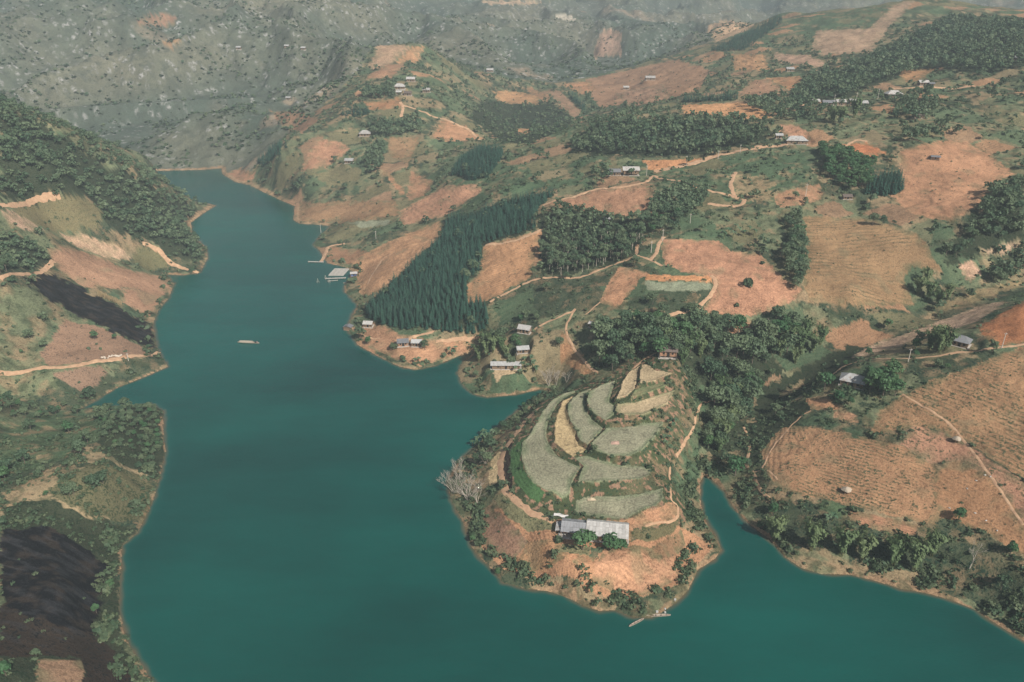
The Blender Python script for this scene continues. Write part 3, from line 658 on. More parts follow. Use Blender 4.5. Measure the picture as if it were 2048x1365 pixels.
# ------------------------------------------------------------------ level ground under the buildings
# name, pixel of the wall foot centre, length px, depth m, wall height, turn (deg), roof, roof colour, wall colour, label
HOUSES = [
 ('gable', 1335, 712, 38, 7.0, 2.6, -8, 'tile', 'brick', 'brown tiled farmhouse at the top of the rice terraces', 'stilt'),
 ('gable', 1050, 664, 27, 6.5, 2.4, -20, 'white', 'wood', 'small white-roofed house by the fork of the zigzag path', ''),
 ('gable', 1012, 736, 62, 5.0, 2.4, 0, 'sheet', 'wood', 'long shed with a pale sheet roof on the small headland', ''),
 ('gable', 1045, 704, 26, 5.0, 2.2, 10, 'sheet', 'wood', 'grey-roofed hut half hidden behind banana plants on the small headland', ''),
 ('gable', 1186, 655, 17, 4.5, 2.2, -30, 'white', 'brick', 'little white-roofed hut on the bank above the valley trees', ''),
 ('gable', 737, 653, 20, 6.5, 2.2, -5, 'white', 'wood', 'white-roofed cabin at the tip of the sandy headland', ''),
 ('gable', 806, 690, 24, 7.0, 2.3, 10, 'grey', 'brick', 'dark-roofed half of the farm on the sandy headland', ''),
 ('gable', 834, 691, 22, 7.0, 2.4, -3, 'sheet', 'wood', 'grey-roofed half of the farm on the sandy headland, nearer the trees', ''),
 ('hip', 1704, 768, 48, 8.0, 2.5, -28, 'sheet', 'wood', 'pale-roofed farmhouse at the end of the ridge path', ''),
 ('hip', 1920, 690, 36, 9.0, 2.6, -40, 'grey', 'wood', 'grey hip-roofed house beside the tall bamboos on the ridge', ''),
 ('gable', 1228, 350, 26, 7.0, 2.6, 0, 'grey', 'wood', 'grey-roofed end of the long farmhouse above the fan-shaped field', ''),
 ('gable', 1261, 350, 34, 8.0, 2.8, 0, 'white', 'wood', 'white-roofed part of the long farmhouse above the fan-shaped field', 'stilt'),
 ('hip', 1591, 287, 44, 9.0, 2.6, -4, 'sheet', 'wood', 'hip-roofed house beside the contour road', ''),
 ('gable', 1557, 277, 16, 5.0, 2.4, 0, 'sheet', 'wood', 'small shed left of the hip-roofed roadside house', ''),
 ('gable', 1628, 209, 20, 7.0, 2.6, 0, 'white', 'wood', 'white-roofed house at the left end of the hillside row', ''),
 ('gable', 1656, 211, 26, 7.0, 2.4, 0, 'grey', 'wood', 'grey-roofed house second in the hillside row', ''),
 ('gable', 1680, 210, 20, 7.0, 2.6, 0, 'white', 'wood', 'white-roofed house in the middle of the hillside row', ''),
 ('gable', 1705, 208, 16, 6.0, 2.6, 0, 'white', 'wood', 'small white-roofed house fourth in the hillside row', ''),
 ('gable', 1722, 212, 24, 7.0, 2.4, 0, 'sheet', 'wood', 'pale grey house at the right end of the hillside row', ''),
 ('hip', 1786, 194, 32, 9.0, 2.6, 0, 'white', 'wood', 'white hip-roofed house above the banana grove on the hillside', ''),
 ('gable', 1845, 171, 20, 7.0, 2.6, 0, 'white', 'wood', 'white-roofed house at the end of the forest track', ''),
 ('gable', 1862, 173, 12, 5.0, 2.2, 0, 'grey', 'wood', 'dark shed beside the forest track house', ''),
 ('gable', 1835, 236, 22, 6.0, 2.4, -6, 'tile', 'wood', 'brown-roofed barn on the right hillside', ''),
 ('hip', 2017, 121, 26, 9.0, 2.6, 0, 'sheet', 'wood', 'hip-roofed house high on the right by the forest', ''),
 ('gable', 2041, 111, 22, 8.0, 2.6, 0, 'white', 'wood', 'white-roofed house at the upper right edge', ''),
 ('gable', 1530, 201, 24, 8.0, 2.4, 5, 'grey', 'wood', 'dark-roofed house behind the ridge trees', ''),
 ('gable', 1579, 143, 16, 8.0, 2.4, 0, 'sheet', 'wood', 'pale-roofed house at the foot of the big hill', ''),
 ('gable', 822, 163, 18, 8.0, 2.6, 0, 'white', 'wood', 'highest white-roofed house of the hill village', ''),
 ('hip', 799, 178, 24, 9.0, 2.6, 0, 'white', 'wood', 'large white hip-roofed house of the hill village', ''),
 ('gable', 853, 185, 16, 9.0, 2.6, 0, 'white', 'wood', 'white-roofed house at the right side of the hill village', ''),
 ('gable', 798, 189, 12, 7.0, 2.4, 0, 'white', 'wood', 'small white-roofed house below the large one in the hill village', ''),
 ('gable', 816, 191, 16, 7.0, 2.4, 0, 'tile', 'wood', 'brown hut in front of the hill village', ''),
 ('hip', 730, 272, 24, 9.0, 2.6, 8, 'white', 'wood', 'white-roofed house on the lake flank of the village hill', ''),
 ('gable', 699, 326, 18, 8.0, 2.4, 0, 'sheet', 'wood', 'grey-roofed house above the orange lake slope', ''),
 ('gable', 1300, 160, 20, 9.0, 2.6, 0, 'white', 'wood', 'white-roofed house beyond the wooded ridge', ''),
 ('gable', 1252, 179, 12, 8.0, 2.6, 0, 'white', 'wood', 'tiny white-roofed house on the rusty far slope', ''),
 ('gable', 980, 144, 14, 9.0, 2.6, 0, 'white', 'wood', 'white-roofed house at the head of the far valley', ''),
 ('gable', 478, 99, 10, 7.0, 2.6, 0, 'sheet', 'wood', 'leftmost house of the mountainside hamlet', ''),
 ('gable', 574, 96, 10, 7.0, 2.6, 0, 'sheet', 'wood', 'pale-roofed house in the middle of the mountainside hamlet', ''),
 ('gable', 607, 100, 10, 7.0, 2.6, 0, 'sheet', 'wood', 'rightmost house of the mountainside hamlet', ''),
 ('gable', 577, 200, 10, 7.0, 2.6, 0, 'sheet', 'wood', 'lone pale-roofed house at the foot of the far mountain', ''),
 ('gable', 1212, 445, 16, 5.0, 2.2, 0, 'sheet', 'wood', 'hut among the trees below the fan-shaped field', ''),
 ('gable', 1693, 398, 20, 5.0, 1.8, 0, 'tile', 'wood', 'dark thatched hut beside the light green trees', ''),
]
HPOS = []
def pad(p, rad_m):
    m = (np.abs(X - p[0]) < rad_m * 2) & (np.abs(Y - p[1]) < rad_m * 2)
    d = np.hypot(X[m] - p[0], Y[m] - p[1])
    Z[m] = Z[m] + (p[2] - Z[m]) * (1 - sstep(rad_m, rad_m * 1.6, d))
for h in HOUSES:
    p = on_ground(h[1], h[2]); L = h[3] / pxm(p)
    HPOS.append((p, L)); pad(p, max(L * 0.55, h[4] * 0.7))
MH = on_ground(1181, 1070); MH = (MH[0], MH[1], 10.5)      # the peninsula farmhouse
pad(MH, 14.5)
sel = beach & (Z < 0.1); Z[sel] = 0.12
# contour steps that ploughing has left in the sloping fields
stp = np.zeros(X.shape, bool)
for fi, f in enumerate(FIELDS):
    if f[0] in ('soilst', 'brown', 'striped', 'soilrow', 'drygrn', 'soil') and f[2]: stp |= zone == fi
stp |= apron
penw = ground_poly([(905,1000),(960,885),(1090,795),(1230,750),(1330,712),(1398,765),(1406,900),(1398,1000),(1438,1090),(1370,1178),(1250,1215),(1005,1150)])
bbp = land & (RD < 345) & (AZ > R(-6)) & (AZ < R(25)) & (zone < 1000)
tmp = np.zeros(X.shape, bool); tmp[bbp] = inside(X[bbp], Y[bbp], penw); stp |= tmp & (np.hypot(X - MH[0], Y - MH[1]) > 17)
hs = np.clip(RD / 330, 0.8, 2.6) * 0.85
fr = Z / hs - np.floor(Z / hs)
zs = (np.floor(Z / hs) + 0.55 * fr + 0.45 * sstep(.72, .98, fr)) * hs
Z = np.where(stp & (Z > 1.2), zs, Z)

# ------------------------------------------------------------------ ground meshes: one sheet cut into terrain, mountain and fields
def mesh_np(name, verts, faces, mat, smooth=True):
    """quads or triangles from numpy arrays"""
    me = bpy.data.meshes.new(name)
    nv, (nf, k) = len(verts), faces.shape
    me.vertices.add(nv); me.vertices.foreach_set('co', verts.astype(np.float32).ravel())
    me.loops.add(nf * k); me.loops.foreach_set('vertex_index', faces.astype(np.int32).ravel())
    me.polygons.add(nf); me.polygons.foreach_set('loop_start', np.arange(0, nf * k, k, dtype=np.int32))
    me.polygons.foreach_set('use_smooth', np.full(nf, smooth))
    if mat: me.materials.append(mat)
    me.update(calc_edges=True)
    return me
def link(name, me, parent=None):
    o = bpy.data.objects.new(name, me); COL.objects.link(o)
    if parent is not None: o.parent = parent
    return o
idx = np.arange(NR * NA).reshape(NR, NA)
quad = np.stack([idx[:-1, :-1], idx[:-1, 1:], idx[1:, 1:], idx[1:, :-1]], -1).reshape(-1, 4)
zf = Z.ravel()
keep = zf[quad].max(1) > -1.6
quad = quad[keep]
# normals up: corner order so far runs clockwise seen from above
quad = quad[:, ::-1]
V3 = np.stack([X.ravel(), Y.ravel(), zf], 1)
colf = np.concatenate([colr.reshape(-1, 3), np.ones((NV, 1))], 1); spkf = np.concatenate([spk.reshape(-1, 3), np.ones((NV, 1))], 1)
texf = tex.reshape(-1, 3); rowf = rowc.ravel()
zn = zone.ravel()[quad[:, 0]]
mtf = mt.ravel()[quad[:, 0]]
zn = np.where((zn < 0) & mtf, -2, zn)
def ground_piece(name, sel_q, label, cat):
    q = quad[sel_q]
    if len(q) < 3: return None
    u, inv = np.unique(q.ravel(), return_inverse=True)
    me = mesh_np(name, V3[u], inv.reshape(-1, 4), GROUND)
    for an, dat, typ, key in (('Col', colf, 'FLOAT_COLOR', 'color'), ('Spk', spkf, 'FLOAT_COLOR', 'color'), ('Tex', texf, 'FLOAT_VECTOR', 'vector'), ('RowC', rowf, 'FLOAT', 'value')):
        at = me.attributes.new(an, typ, 'POINT'); at.data.foreach_set(key, dat[u].astype(np.float32).ravel())
    o = link(name, me)
    return tag(o, label, cat, None, 'structure')
ground_piece('terrain', zn == -1, 'scrub and grass hillsides around the lake', 'terrain')
ground_piece('mountain', zn == -2, 'hazy grey limestone mountain beyond the lake', 'mountain')
for fi, f in enumerate(FIELDS):
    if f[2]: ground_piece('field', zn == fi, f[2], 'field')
for ti, t in enumerate(TERR):
    ground_piece('paddy_field', zn == 1000 + ti, t[3], 'rice terrace')

# ------------------------------------------------------------------ the lake
wtr = NT('lake_water')
wp = wtr.n('NewGeometry').outputs['Position']
sh = wtr.n('Attribute', attribute_name='Shore').outputs['Fac']
mps = wtr.n('Mapping'); mps.inputs['Scale'].default_value = (.35, 1, 1); mps.inputs['Rotation'].default_value = (0, 0, R(20)); wtr.l(wp, mps.inputs[0])
deep = wtr.mix(wtr.ramp(wtr.math('ADD', wtr.math('MULTIPLY', wtr.noise(wp, 0.006, 3, 0.5), .65), wtr.math('MULTIPLY', wtr.noise(mps.outputs[0], 0.03, 5, 0.65), .35)), 0.38, 0.62), (.0004, .041, .034), (.001, .082, .066))
shal = wtr.mix(wtr.ramp(sh, 0.30, 1.0), (.006, .075, .062), (.11, .085, .05))
cw = wtr.mix(wtr.ramp(sh, 0.02, 0.5), deep, shal)
wtr.l(cw, wtr.b.inputs['Base Color'])
wtr.b.inputs['Roughness'].default_value = 0.10; wtr.b.inputs['Specular IOR Level'].default_value = 0.45; wtr.b.inputs['IOR'].default_value = 1.33
mpw = wtr.n('Mapping'); mpw.inputs['Scale'].default_value = (1, 2.2, 1); mpw.inputs['Rotation'].default_value = (0, 0, R(35)); wtr.l(wp, mpw.inputs[0])
wv = wtr.math('ADD', wtr.noise(mpw.outputs[0], 0.55, 3, 0.6), wtr.math('MULTIPLY', wtr.noise(wp, 0.09, 3, 0.5), 1.2))
wtr.bump(wv, 0.22, 0.6)
wtr.l(wtr.math('MULTIPLY_ADD', wtr.ramp(wtr.noise(wp, 0.012, 4, 0.6), 0.40, 0.62), 0.22, 0.05), wtr.b.inputs['Roughness'])
si, sj = np.unique(np.r_[np.arange(0, NR, 2), NR - 1]), np.unique(np.r_[np.arange(0, NA, 2), NA - 1])
si = si[rad[si] < 1100]
sub = np.ix_(si, sj)
wX, wY, wS = X[sub], Y[sub], np.where(water, np.exp(-np.maximum(sdw, 0) / 1.5), 1.0)[sub]
wl = (water | (sdw < 6))[sub]
wi = np.arange(wX.size).reshape(wX.shape)
wq = np.stack([wi[:-1, :-1], wi[1:, :-1], wi[1:, 1:], wi[:-1, 1:]], -1).reshape(-1, 4)
wq = wq[wl.ravel()[wq].any(1)]
u, inv = np.unique(wq.ravel(), return_inverse=True)
me = mesh_np('lake', np.stack([wX.ravel()[u], wY.ravel()[u], np.zeros(len(u))], 1), inv.reshape(-1, 4), wtr.m)
at = me.attributes.new('Shore', 'FLOAT', 'POINT'); at.data.foreach_set('value', wS.ravel()[u].astype(np.float32))
tag(link('lake', me), 'teal green lake winding between the hills', 'lake', None, 'structure')

# ------------------------------------------------------------------ haze
hz = bpy.data.materials.new('haze'); hz.use_nodes = True
hz.node_tree.nodes.remove(hz.node_tree.nodes['Principled BSDF'])
pv = hz.node_tree.nodes.new('ShaderNodeVolumePrincipled')
pv.inputs['Color'].default_value = (0.42, 0.50, 0.545, 1); pv.inputs['Density'].default_value = 0.00028; pv.inputs['Anisotropy'].default_value = -0.15
hz.node_tree.links.new(pv.outputs[0], hz.node_tree.nodes['Material Output'].inputs['Volume'])
bm = bmesh.new(); bmesh.ops.create_cube(bm, size=1)
top = float(Z.max()) + 12
bmesh.ops.scale(bm, vec=(11600, 6900, top + 8), verts=bm.verts); bmesh.ops.translate(bm, vec=(0, 2500, (top - 8) / 2), verts=bm.verts)
me = bpy.data.meshes.new('haze'); bm.to_mesh(me); bm.free(); me.materials.append(hz)
tag(link('haze', me), 'pale blue haze filling the valley air', 'haze', None, 'stuff')

# ------------------------------------------------------------------ footpaths and dirt roads
pm = NT('packed_earth'); pp = pm.n('NewGeometry').outputs['Position']
pc = pm.mix(pm.ramp(pm.noise(pp, 0.5, 4, 0.6), 0.35, 0.7), (.38, .225, .135), (.54, .35, .21)); pm.l(pc, pm.b.inputs['Base Color']); pm.b.inputs['Roughness'].default_value = 0.95
pm.bump(pm.noise(pp, 2.0, 3, 0.6), 0.4, 0.2)
PATHS = [
 ([(-40,749),(0,746),(60,741),(130,735),(200,722),(250,715),(300,712),(318,705)], 2.2, 'dirt road along the left bank'),
 ([(285,487),(318,500),(335,520),(360,535),(397,546)], 1.7, 'path down to the left landing'),
 ([(0,560),(50,548),(95,535),(108,523)], 1.6, 'track along the dark trees on the left bank'),
 ([(0,412),(30,411),(70,400),(120,391)], 1.4, 'path above the olive contour field'),
 ([(1657,757),(1680,738),(1720,723),(1780,718),(1850,715),(1920,705),(2000,695),(2048,688),(2120,680)], 1.5, 'ridge path leading to the pale-roofed farmhouse'),
 ([(1805,790),(1850,815),(1900,850),(1950,910),(2000,980),(2048,1052)], 0.9, 'footpath cutting diagonally through the right fields'),
 ([(1622,822),(1600,835),(1575,860),(1545,895),(1528,930),(1522,945)], 0.7, 'narrow path along the edge of the crop field'),
 ([(1488,855),(1497,880),(1498,905),(1493,930),(1508,950),(1520,980),(1545,1003)], 1.1, 'sandy path above the inlet'),
 ([(1508,945),(1535,942),(1555,960)], 0.7, 'short spur off the inlet path'),
 ([(1428,802),(1405,806),(1393,830),(1385,860),(1368,890),(1352,913)], 0.9, 'path down the right flank of the knoll'),
 ([(1340,930),(1340,960),(1343,1000),(1356,1014),(1353,1035),(1335,1045),(1290,1052)], 0.9, 'path curling to the farm yard'),
 ([(1075,818),(1060,832),(1043,852),(1020,883),(1006,908),(1001,934),(1003,957),(1013,983),(1033,1003),(1059,1023),(1085,1035),(1108,1043)], 2.5, 'pale ring path round the rice terraces'),
 ([(1200,605),(1170,630)], 0.8, 'short steep path below the orange plot'),
 ([(980,605),(1030,578),(1068,560),(1100,556),(1160,555),(1200,540),(1240,525),(1270,511),(1274,490)], 1.6, 'dirt track climbing past the stubble field'),
 ([(1300,522),(1312,506),(1318,488),(1328,474)], 2.0, 'pale track at the left edge of the big orange field'),
 ([(1275,512),(1300,520),(1325,532)], 1.3, 'link path to the big orange field'),
 ([(1422,552),(1432,568),(1420,592),(1400,612),(1385,622),(1350,628),(1330,632)], 2.0, 'pale track round the flooded terrace'),
 ([(970,492),(1010,485),(1050,474),(1088,458)], 1.8, 'track along the top of the stubble field'),
 ([(1060,666),(1075,654),(1100,642),(1140,626),(1150,618)], 1.4, 'zigzag path from the white-roofed house'),
 ([(1150,620),(1133,650),(1136,675),(1150,700),(1170,725),(1195,747)], 1.1, 'zigzag path down the orange bank'),
 ([(1085,412),(1130,397),(1190,380),(1250,374),(1290,365),(1306,352)], 1.8, 'road along the top of the fan-shaped field'),
 ([(1306,345),(1340,337),(1370,331),(1410,320),(1430,313),(1480,302),(1530,293),(1575,289)], 3.2, 'contour road to the hip-roofed house'),
 ([(1306,352),(1340,360),(1380,368),(1400,378),(1430,385),(1470,395)], 1.6, 'path from the long farmhouse to the hairpin'),
 ([(1470,345),(1462,370),(1470,393),(1487,398),(1482,410),(1450,412),(1415,408)], 2.0, 'hairpin path in the green slope'),
 ([(1335,418),(1322,430),(1300,436)], 1.6, 'short path below the fan-shaped field'),
 ([(642,525),(652,505),(660,493),(690,488)], 1.8, 'track down to the small jetty'),
 ([(735,570),(748,545),(765,520),(790,505)], 1.0, 'footpath on the bare orange slope'),
 ([(790,685),(820,676),(868,663)], 1.6, 'track cut into the bank above the sandy headland farm'),
 ([(872,684),(910,678),(965,668)], 1.4, 'track along the lower edge of the plantation'),
 ([(700,655),(722,668),(745,678),(760,676)], 0.8, 'path to the cabin on the sandy headland'),
 ([(800,205),(806,215),(802,236)], 1.8, 'pale gully path below the hill village'),
 ([(806,212),(830,218),(850,225),(885,238)], 1.4, 'path from the hill village'),
 ([(885,238),(915,250),(940,262),(970,280)], 1.8, 'path along the lens-shaped field'),
 ([(1630,208),(1600,212),(1570,220)], 1.6, 'road at the left of the hillside row'),
 ([(1650,330),(1700,287),(1735,283)], 1.2, 'path along the red-brown plot'),
 ([(1780,178),(1840,175),(1900,178),(1950,172)], 2.2, 'forest track on the right hill'),
 ([(1260,742),(1280,725),(1300,712),(1318,705)], 1.0, 'path from the terraces up to the tiled farmhouse'),
]
def drape(pxs, width, name, label, mat, lift=0.10):
    P3 = [on_ground(x, y) for x, y in pxs]
    P2 = np.array([(p[0], p[1]) for p in P3])
    # Catmull-Rom through the points, then equal steps
    Q = np.vstack([2 * P2[0] - P2[1], P2, 2 * P2[-1] - P2[-2]])
    c = []
    for i in range(1, len(Q) - 2):
        for t in np.linspace(0, 1, 14, endpoint=False):
            a, b, d, e = Q[i - 1], Q[i], Q[i + 1], Q[i + 2]
            c.append(0.5 * (2 * b + (d - a) * t + (2 * a - 5 * b + 4 * d - e) * t * t + (3 * b - a - 3 * d + e) * t ** 3))
    c.append(Q[-2]); c = np.array(c)
    s = np.r_[0, np.cumsum(np.hypot(*np.diff(c, axis=0).T))]
    n = max(4, int(s[-1] / 0.8)); ss = np.linspace(0, s[-1], n)
    c = np.stack([np.interp(ss, s, c[:, 0]), np.interp(ss, s, c[:, 1])], 1)
    c[:, 0] += 0.35 * noise(ss / 5, ss * 0 + len(pxs), 7); c[:, 1] += 0.35 * noise(ss / 5, ss * 0 + 3.3, 8)
    tn = np.gradient(c, axis=0); tn /= np.maximum(np.hypot(tn[:, 0], tn[:, 1])[:, None], 1e-6)
    nm = np.stack([-tn[:, 1], tn[:, 0]], 1)
    vs_ = []
    K = 5
    rmean = np.hypot(c[:, 0], c[:, 1]); lf = lift * np.maximum(1, rmean / 330)
    for k_ in range(K):
        f = (k_ / (K - 1) - 0.5) * width
        f = f * (1 + 0.35 * noise(ss / 2.2, ss * 0 + k_ * 0.1 + width, 6 + (k_ > 2))) * np.clip(rmean / 380, 1, 1.6)
        x, y = c[:, 0] + nm[:, 0] * f, c[:, 1] + nm[:, 1] * f
        z = grid_z(x, y) + lf * (1.0 if 0 < k_ < K - 1 else 0.25)
        vs_.append(np.stack([x, y, np.maximum(z, 0.1)], 1))
    v = np.stack(vs_, 1).reshape(-1, 3)
    i0 = np.arange(n - 1)[:, None] * K + np.arange(K - 1)[None, :]
    q = np.stack([i0, i0 + K, i0 + K + 1, i0 + 1], -1).reshape(-1, 4)
    a, b, d = v[q[0, 0]], v[q[0, 1]], v[q[0, 2]]
    if np.cross(b - a, d - a)[2] < 0: q = q[:, ::-1]
    return tag(link(name, mesh_np(name, v, q, mat)), label, 'path', None, 'structure')
for pxs, w_, lab in PATHS:
    drape(pxs, w_, 'dirt_path', lab, pm.m)
# ------------------------------------------------------------------ plants
rng = np.random.default_rng(7)
random.seed(7)
def leaf_mat(name, c_lo, c_hi, transl=0.25):
    m = NT(name)
    oi = m.n('ObjectInfo').outputs['Random']
    ti = m.n('Attribute', attribute_name='Tint').outputs['Fac']
    f = m.math('FRACT', m.math('ADD', oi, ti))
    p_ = m.n('NewGeometry').outputs['Position']
    f2 = m.math('ADD', m.math('MULTIPLY', f, 0.65), m.math('MULTIPLY', m.noise(p_, 0.9, 2, 0.6), 0.45))
    c = m.mix(f2, c_lo, c_hi)
    m.l(c, m.b.inputs['Base Color']); m.b.inputs['Roughness'].default_value = 0.6; m.b.inputs['Specular IOR Level'].default_value = 0.25
    tr = m.n('BsdfTranslucent'); m.l(c, tr.inputs['Color'])
    mx = m.n('MixShader'); mx.inputs[0].default_value = transl
    m.l(m.b.outputs[0], mx.inputs[1]); m.l(tr.outputs[0], mx.inputs[2]); m.l(mx.outputs[0], m.out.inputs['Surface'])
    return m.m
M_PINE = leaf_mat('conifer_needles', (.010, .044, .032), (.040, .104, .070), 0.12)
M_BROAD = leaf_mat('broad_leaves', (.028, .080, .044), (.165, .215, .118))
M_LIGHT = leaf_mat('light_leaves', (.045, .135, .058), (.110, .195, .085), 0.3)
M_BAMB = leaf_mat('bamboo_leaves', (.070, .140, .058), (.195, .245, .115), 0.3)
M_BANA = leaf_mat('banana_leaves', (.045, .120, .060), (.170, .240, .140), 0.3)
M_SHRUB = leaf_mat('shrub_leaves', (.030, .080, .042), (.140, .172, .092))
M_REED = leaf_mat('dry_reeds', (.330, .250, .140), (.480, .380, .220), 0.2)
M_BARK = simple_mat('bark', (.14, .11, .085), 0.9, 0.3, 2.0)
M_PALEBARK = simple_mat('pale_bark', (.48, .42, .35), 0.85, 0.25, 2.0)
M_CULM = simple_mat('bamboo_culm', (.16, .17, .07), 0.7, 0.25, 2.0)

def quads(cen, nrm, size, rg, aspect=1.0, up=None):
    """one leaf-clump quad per centre, facing nrm"""
    n = len(cen)
    nrm = nrm / np.maximum(np.linalg.norm(nrm, axis=1, keepdims=True), 1e-6)
    t = rg.normal(size=(n, 3)) if up is None else np.broadcast_to(np.asarray(up, float), (n, 3)) + 0.35 * rg.normal(size=(n, 3))
    a = np.cross(nrm, t); a /= np.maximum(np.linalg.norm(a, axis=1, keepdims=True), 1e-6)
    b = np.cross(nrm, a)
    s = (np.asarray(size) * np.ones(n))[:, None] * 0.5
    k = rg.uniform(0.6, 1.15, (n, 4, 1))
    co = np.stack([cen + (a * aspect + b) * s * k[:, 0], cen + (-a * aspect + b) * s * k[:, 1], cen + (-a * aspect - b) * s * k[:, 2], cen + (a * aspect - b) * s * k[:, 3]], 1)
    return co.reshape(-1, 3)
def crown_points(n, lobes, rg):
    """points on the outside of a bunch of lobes [(x,y,z,r,flat)]"""
    L = np.array(lobes)
    w = L[:, 3] ** 2; pick = rg.choice(len(L), n, p=w / w.sum())
    d = rg.normal(size=(n, 3)); d /= np.linalg.norm(d, axis=1, keepdims=True)
    d[:, 2] = np.where(d[:, 2] < -0.35, -d[:, 2], d[:, 2])
    r_ = L[pick, 3] * rg.uniform(0.72, 1.08, n)
    off = d * r_[:, None]; off[:, 2] *= L[pick, 4]
    return L[pick, :3] + off, d + 0.55 * rg.normal(size=(n, 3))
def broad_crown(seed, n, size, h=8.0, rad=3.0, base=0.32):
    rg = np.random.default_rng(seed)
    lobes = [(0, 0, h * 0.72, rad * 0.72, 0.85)]
    for i in range(8):
        a = i * 2.4 + rg.uniform(-.4, .4); q = rad * rg.uniform(0.42, 0.72)
        lobes.append((q * math.cos(a), q * math.sin(a), h * rg.uniform(base + 0.18, 0.86), rad * rg.uniform(0.34, 0.58), rg.uniform(.7, .95)))
    c, d = crown_points(n, lobes, rg)
    return quads(c, d, size * rg.uniform(0.6, 1.3, n), rg)
def pine_crown(seed, per, h=7.2, rad=1.75):
    rg = np.random.default_rng(seed); out = []
    z = h * 0.16
    while z < h * 0.985:
        f = 1 - (z / h); rr_ = rad * (f ** 0.8) * rg.uniform(0.85, 1.15) + 0.10
        k = max(3, int(per * (0.45 + f)))
        a = rg.uniform(0, 6.28) + np.arange(k) * 6.283 / k + rg.uniform(-.25, .25, k)
        ca, sa = np.cos(a), np.sin(a); L = rr_ * rg.uniform(0.75, 1.15, k); wd = 0.30 * L + 0.12
        zz = z + rg.uniform(-.12, .12, k); dr = 0.28 * L
        p0 = np.stack([0 * a, 0 * a, zz + 0.22], 1)
        p1 = np.stack([ca * L * .55 - sa * wd, sa * L * .55 + ca * wd, zz - dr * .35], 1)
        p2 = np.stack([ca * L, sa * L, zz - dr], 1)
        p3 = np.stack([ca * L * .55 + sa * wd, sa * L * .55 - ca * wd, zz - dr * .35], 1)
        out.append(np.stack([p0, p1, p2, p3], 1).reshape(-1, 3))
        z += h * 0.085
    return np.concatenate(out)
def bamboo_crown(seed, n, h=9.0, rad=2.6):
    rg = np.random.default_rng(seed)
    k = 34
    a = rg.uniform(0, 6.28, k); lean = rad * np.sqrt(rg.uniform(0.02, 1, k)); hh = h * rg.uniform(0.72, 1.0, k)
    pick = rg.integers(0, k, n); t = rg.uniform(0.22, 1.0, n)
    arc = t ** 2.1
    x = np.cos(a[pick]) * (0.3 + lean[pick] * arc); y = np.sin(a[pick]) * (0.3 + lean[pick] * arc)
    z = hh[pick] * (t - 0.16 * t ** 4)
    c = np.stack([x, y, z], 1) + rg.normal(size=(n, 3)) * (0.22, 0.22, 0.2)
    d = np.stack([np.cos(a[pick]), np.sin(a[pick]), 0.9 + 0 * t], 1) + 0.5 * rg.normal(size=(n, 3))
    return quads(c, d, rg.uniform(0.5, 1.0, n), rg, 0.42, (0, 0, 1)), (a, lean, hh)
def shrub_pts(seed, n, size, flat=0.8):
    rg = np.random.default_rng(seed)
    lobes = [(0, 0, 0.45, 0.6, flat)] + [(rg.uniform(-.5, .5), rg.uniform(-.5, .5), rg.uniform(.2, .6), rg.uniform(.25, .5), flat) for _ in range(4)]
    c, d = crown_points(n, lobes, rg); c[:, 2] = np.maximum(c[:, 2], 0.03)
    return quads(c, d, size * rg.uniform(0.6, 1.3, n), rg)
def banana_leaves(seed):
    rg = np.random.default_rng(seed); out = []
    for i in range(9):
        a = i * 2.399 + rg.uniform(-.3, .3); L = rg.uniform(1.5, 2.3); el = rg.uniform(0.5, 1.25); w = 0.30
        pr = None
        for s in range(6):
            t = s / 5.0
            rr_ = L * math.cos(el) * t; zz = 2.0 + L * math.sin(el) * t - 1.25 * t * t * L * 0.6
            ww = w * math.sin(math.pi * min(1, 0.12 + 0.88 * t)) + 0.03
            p = (np.array([rr_ * math.cos(a) - math.sin(a) * ww, rr_ * math.sin(a) + math.cos(a) * ww, zz]), np.array([rr_ * math.cos(a) + math.sin(a) * ww, rr_ * math.sin(a) - math.cos(a) * ww, zz]))
            if pr is not None: out += [pr[0], pr[1], p[1], p[0]]
            pr = p
    return np.array(out)
def tubes(segs, sides=5):
    """[(p0, p1, r0, r1)] -> verts, faces"""
    V, F = [], []
    for p0, p1, r0, r1 in segs:
        p0, p1 = Vector(p0), Vector(p1); d = (p1 - p0).normalized()
        a = d.orthogonal().normalized(); b = d.cross(a); n0 = len(V)
        for p, r_ in ((p0, r0), (p1, r1)):
            for k in range(sides):
                t = 2 * math.pi * k / sides; V.append(p + (a * math.cos(t) + b * math.sin(t)) * r_)
        for k in range(sides):
            F.append((n0 + k, n0 + (k + 1) % sides, n0 + sides + (k + 1) % sides, n0 + sides + k))
    return np.array([tuple(v) for v in V]), np.array(F)
def leaf_mesh(name, v, mat):
    return mesh_np(name, v, np.arange(len(v)).reshape(-1, 4), mat, False)
def trunk_mesh(name, h, r, seed, mat, limbs=4, spread=1.6):
    rg = np.random.default_rng(seed); bx, by = rg.uniform(-.2, .2, 2)
    segs = [((0, 0, -0.8), (bx, by, h * 0.35), r * 1.25, r * 0.8), ((bx, by, h * 0.35), (bx * 2, by * 2, h * 0.8), r * 0.8, r * 0.25)]
    for i in range(limbs):
        a = i * 2.4 + rg.uniform(-.4, .4); z0 = h * rg.uniform(0.3, 0.5)
        segs.append(((bx, by, z0), (spread * math.cos(a), spread * math.sin(a), z0 + h * rg.uniform(.2, .35)), r * .5, r * .15))
    v, f = tubes(segs); return mesh_np(name, v, f, mat)
PROTO = {}
PROTO['pine'] = [(trunk_mesh('conifer_trunk', 7.0, .11, 1, M_BARK, 0), leaf_mesh('conifer_crown', pine_crown(s, 7), M_PINE)) for s in (1, 2, 3)]
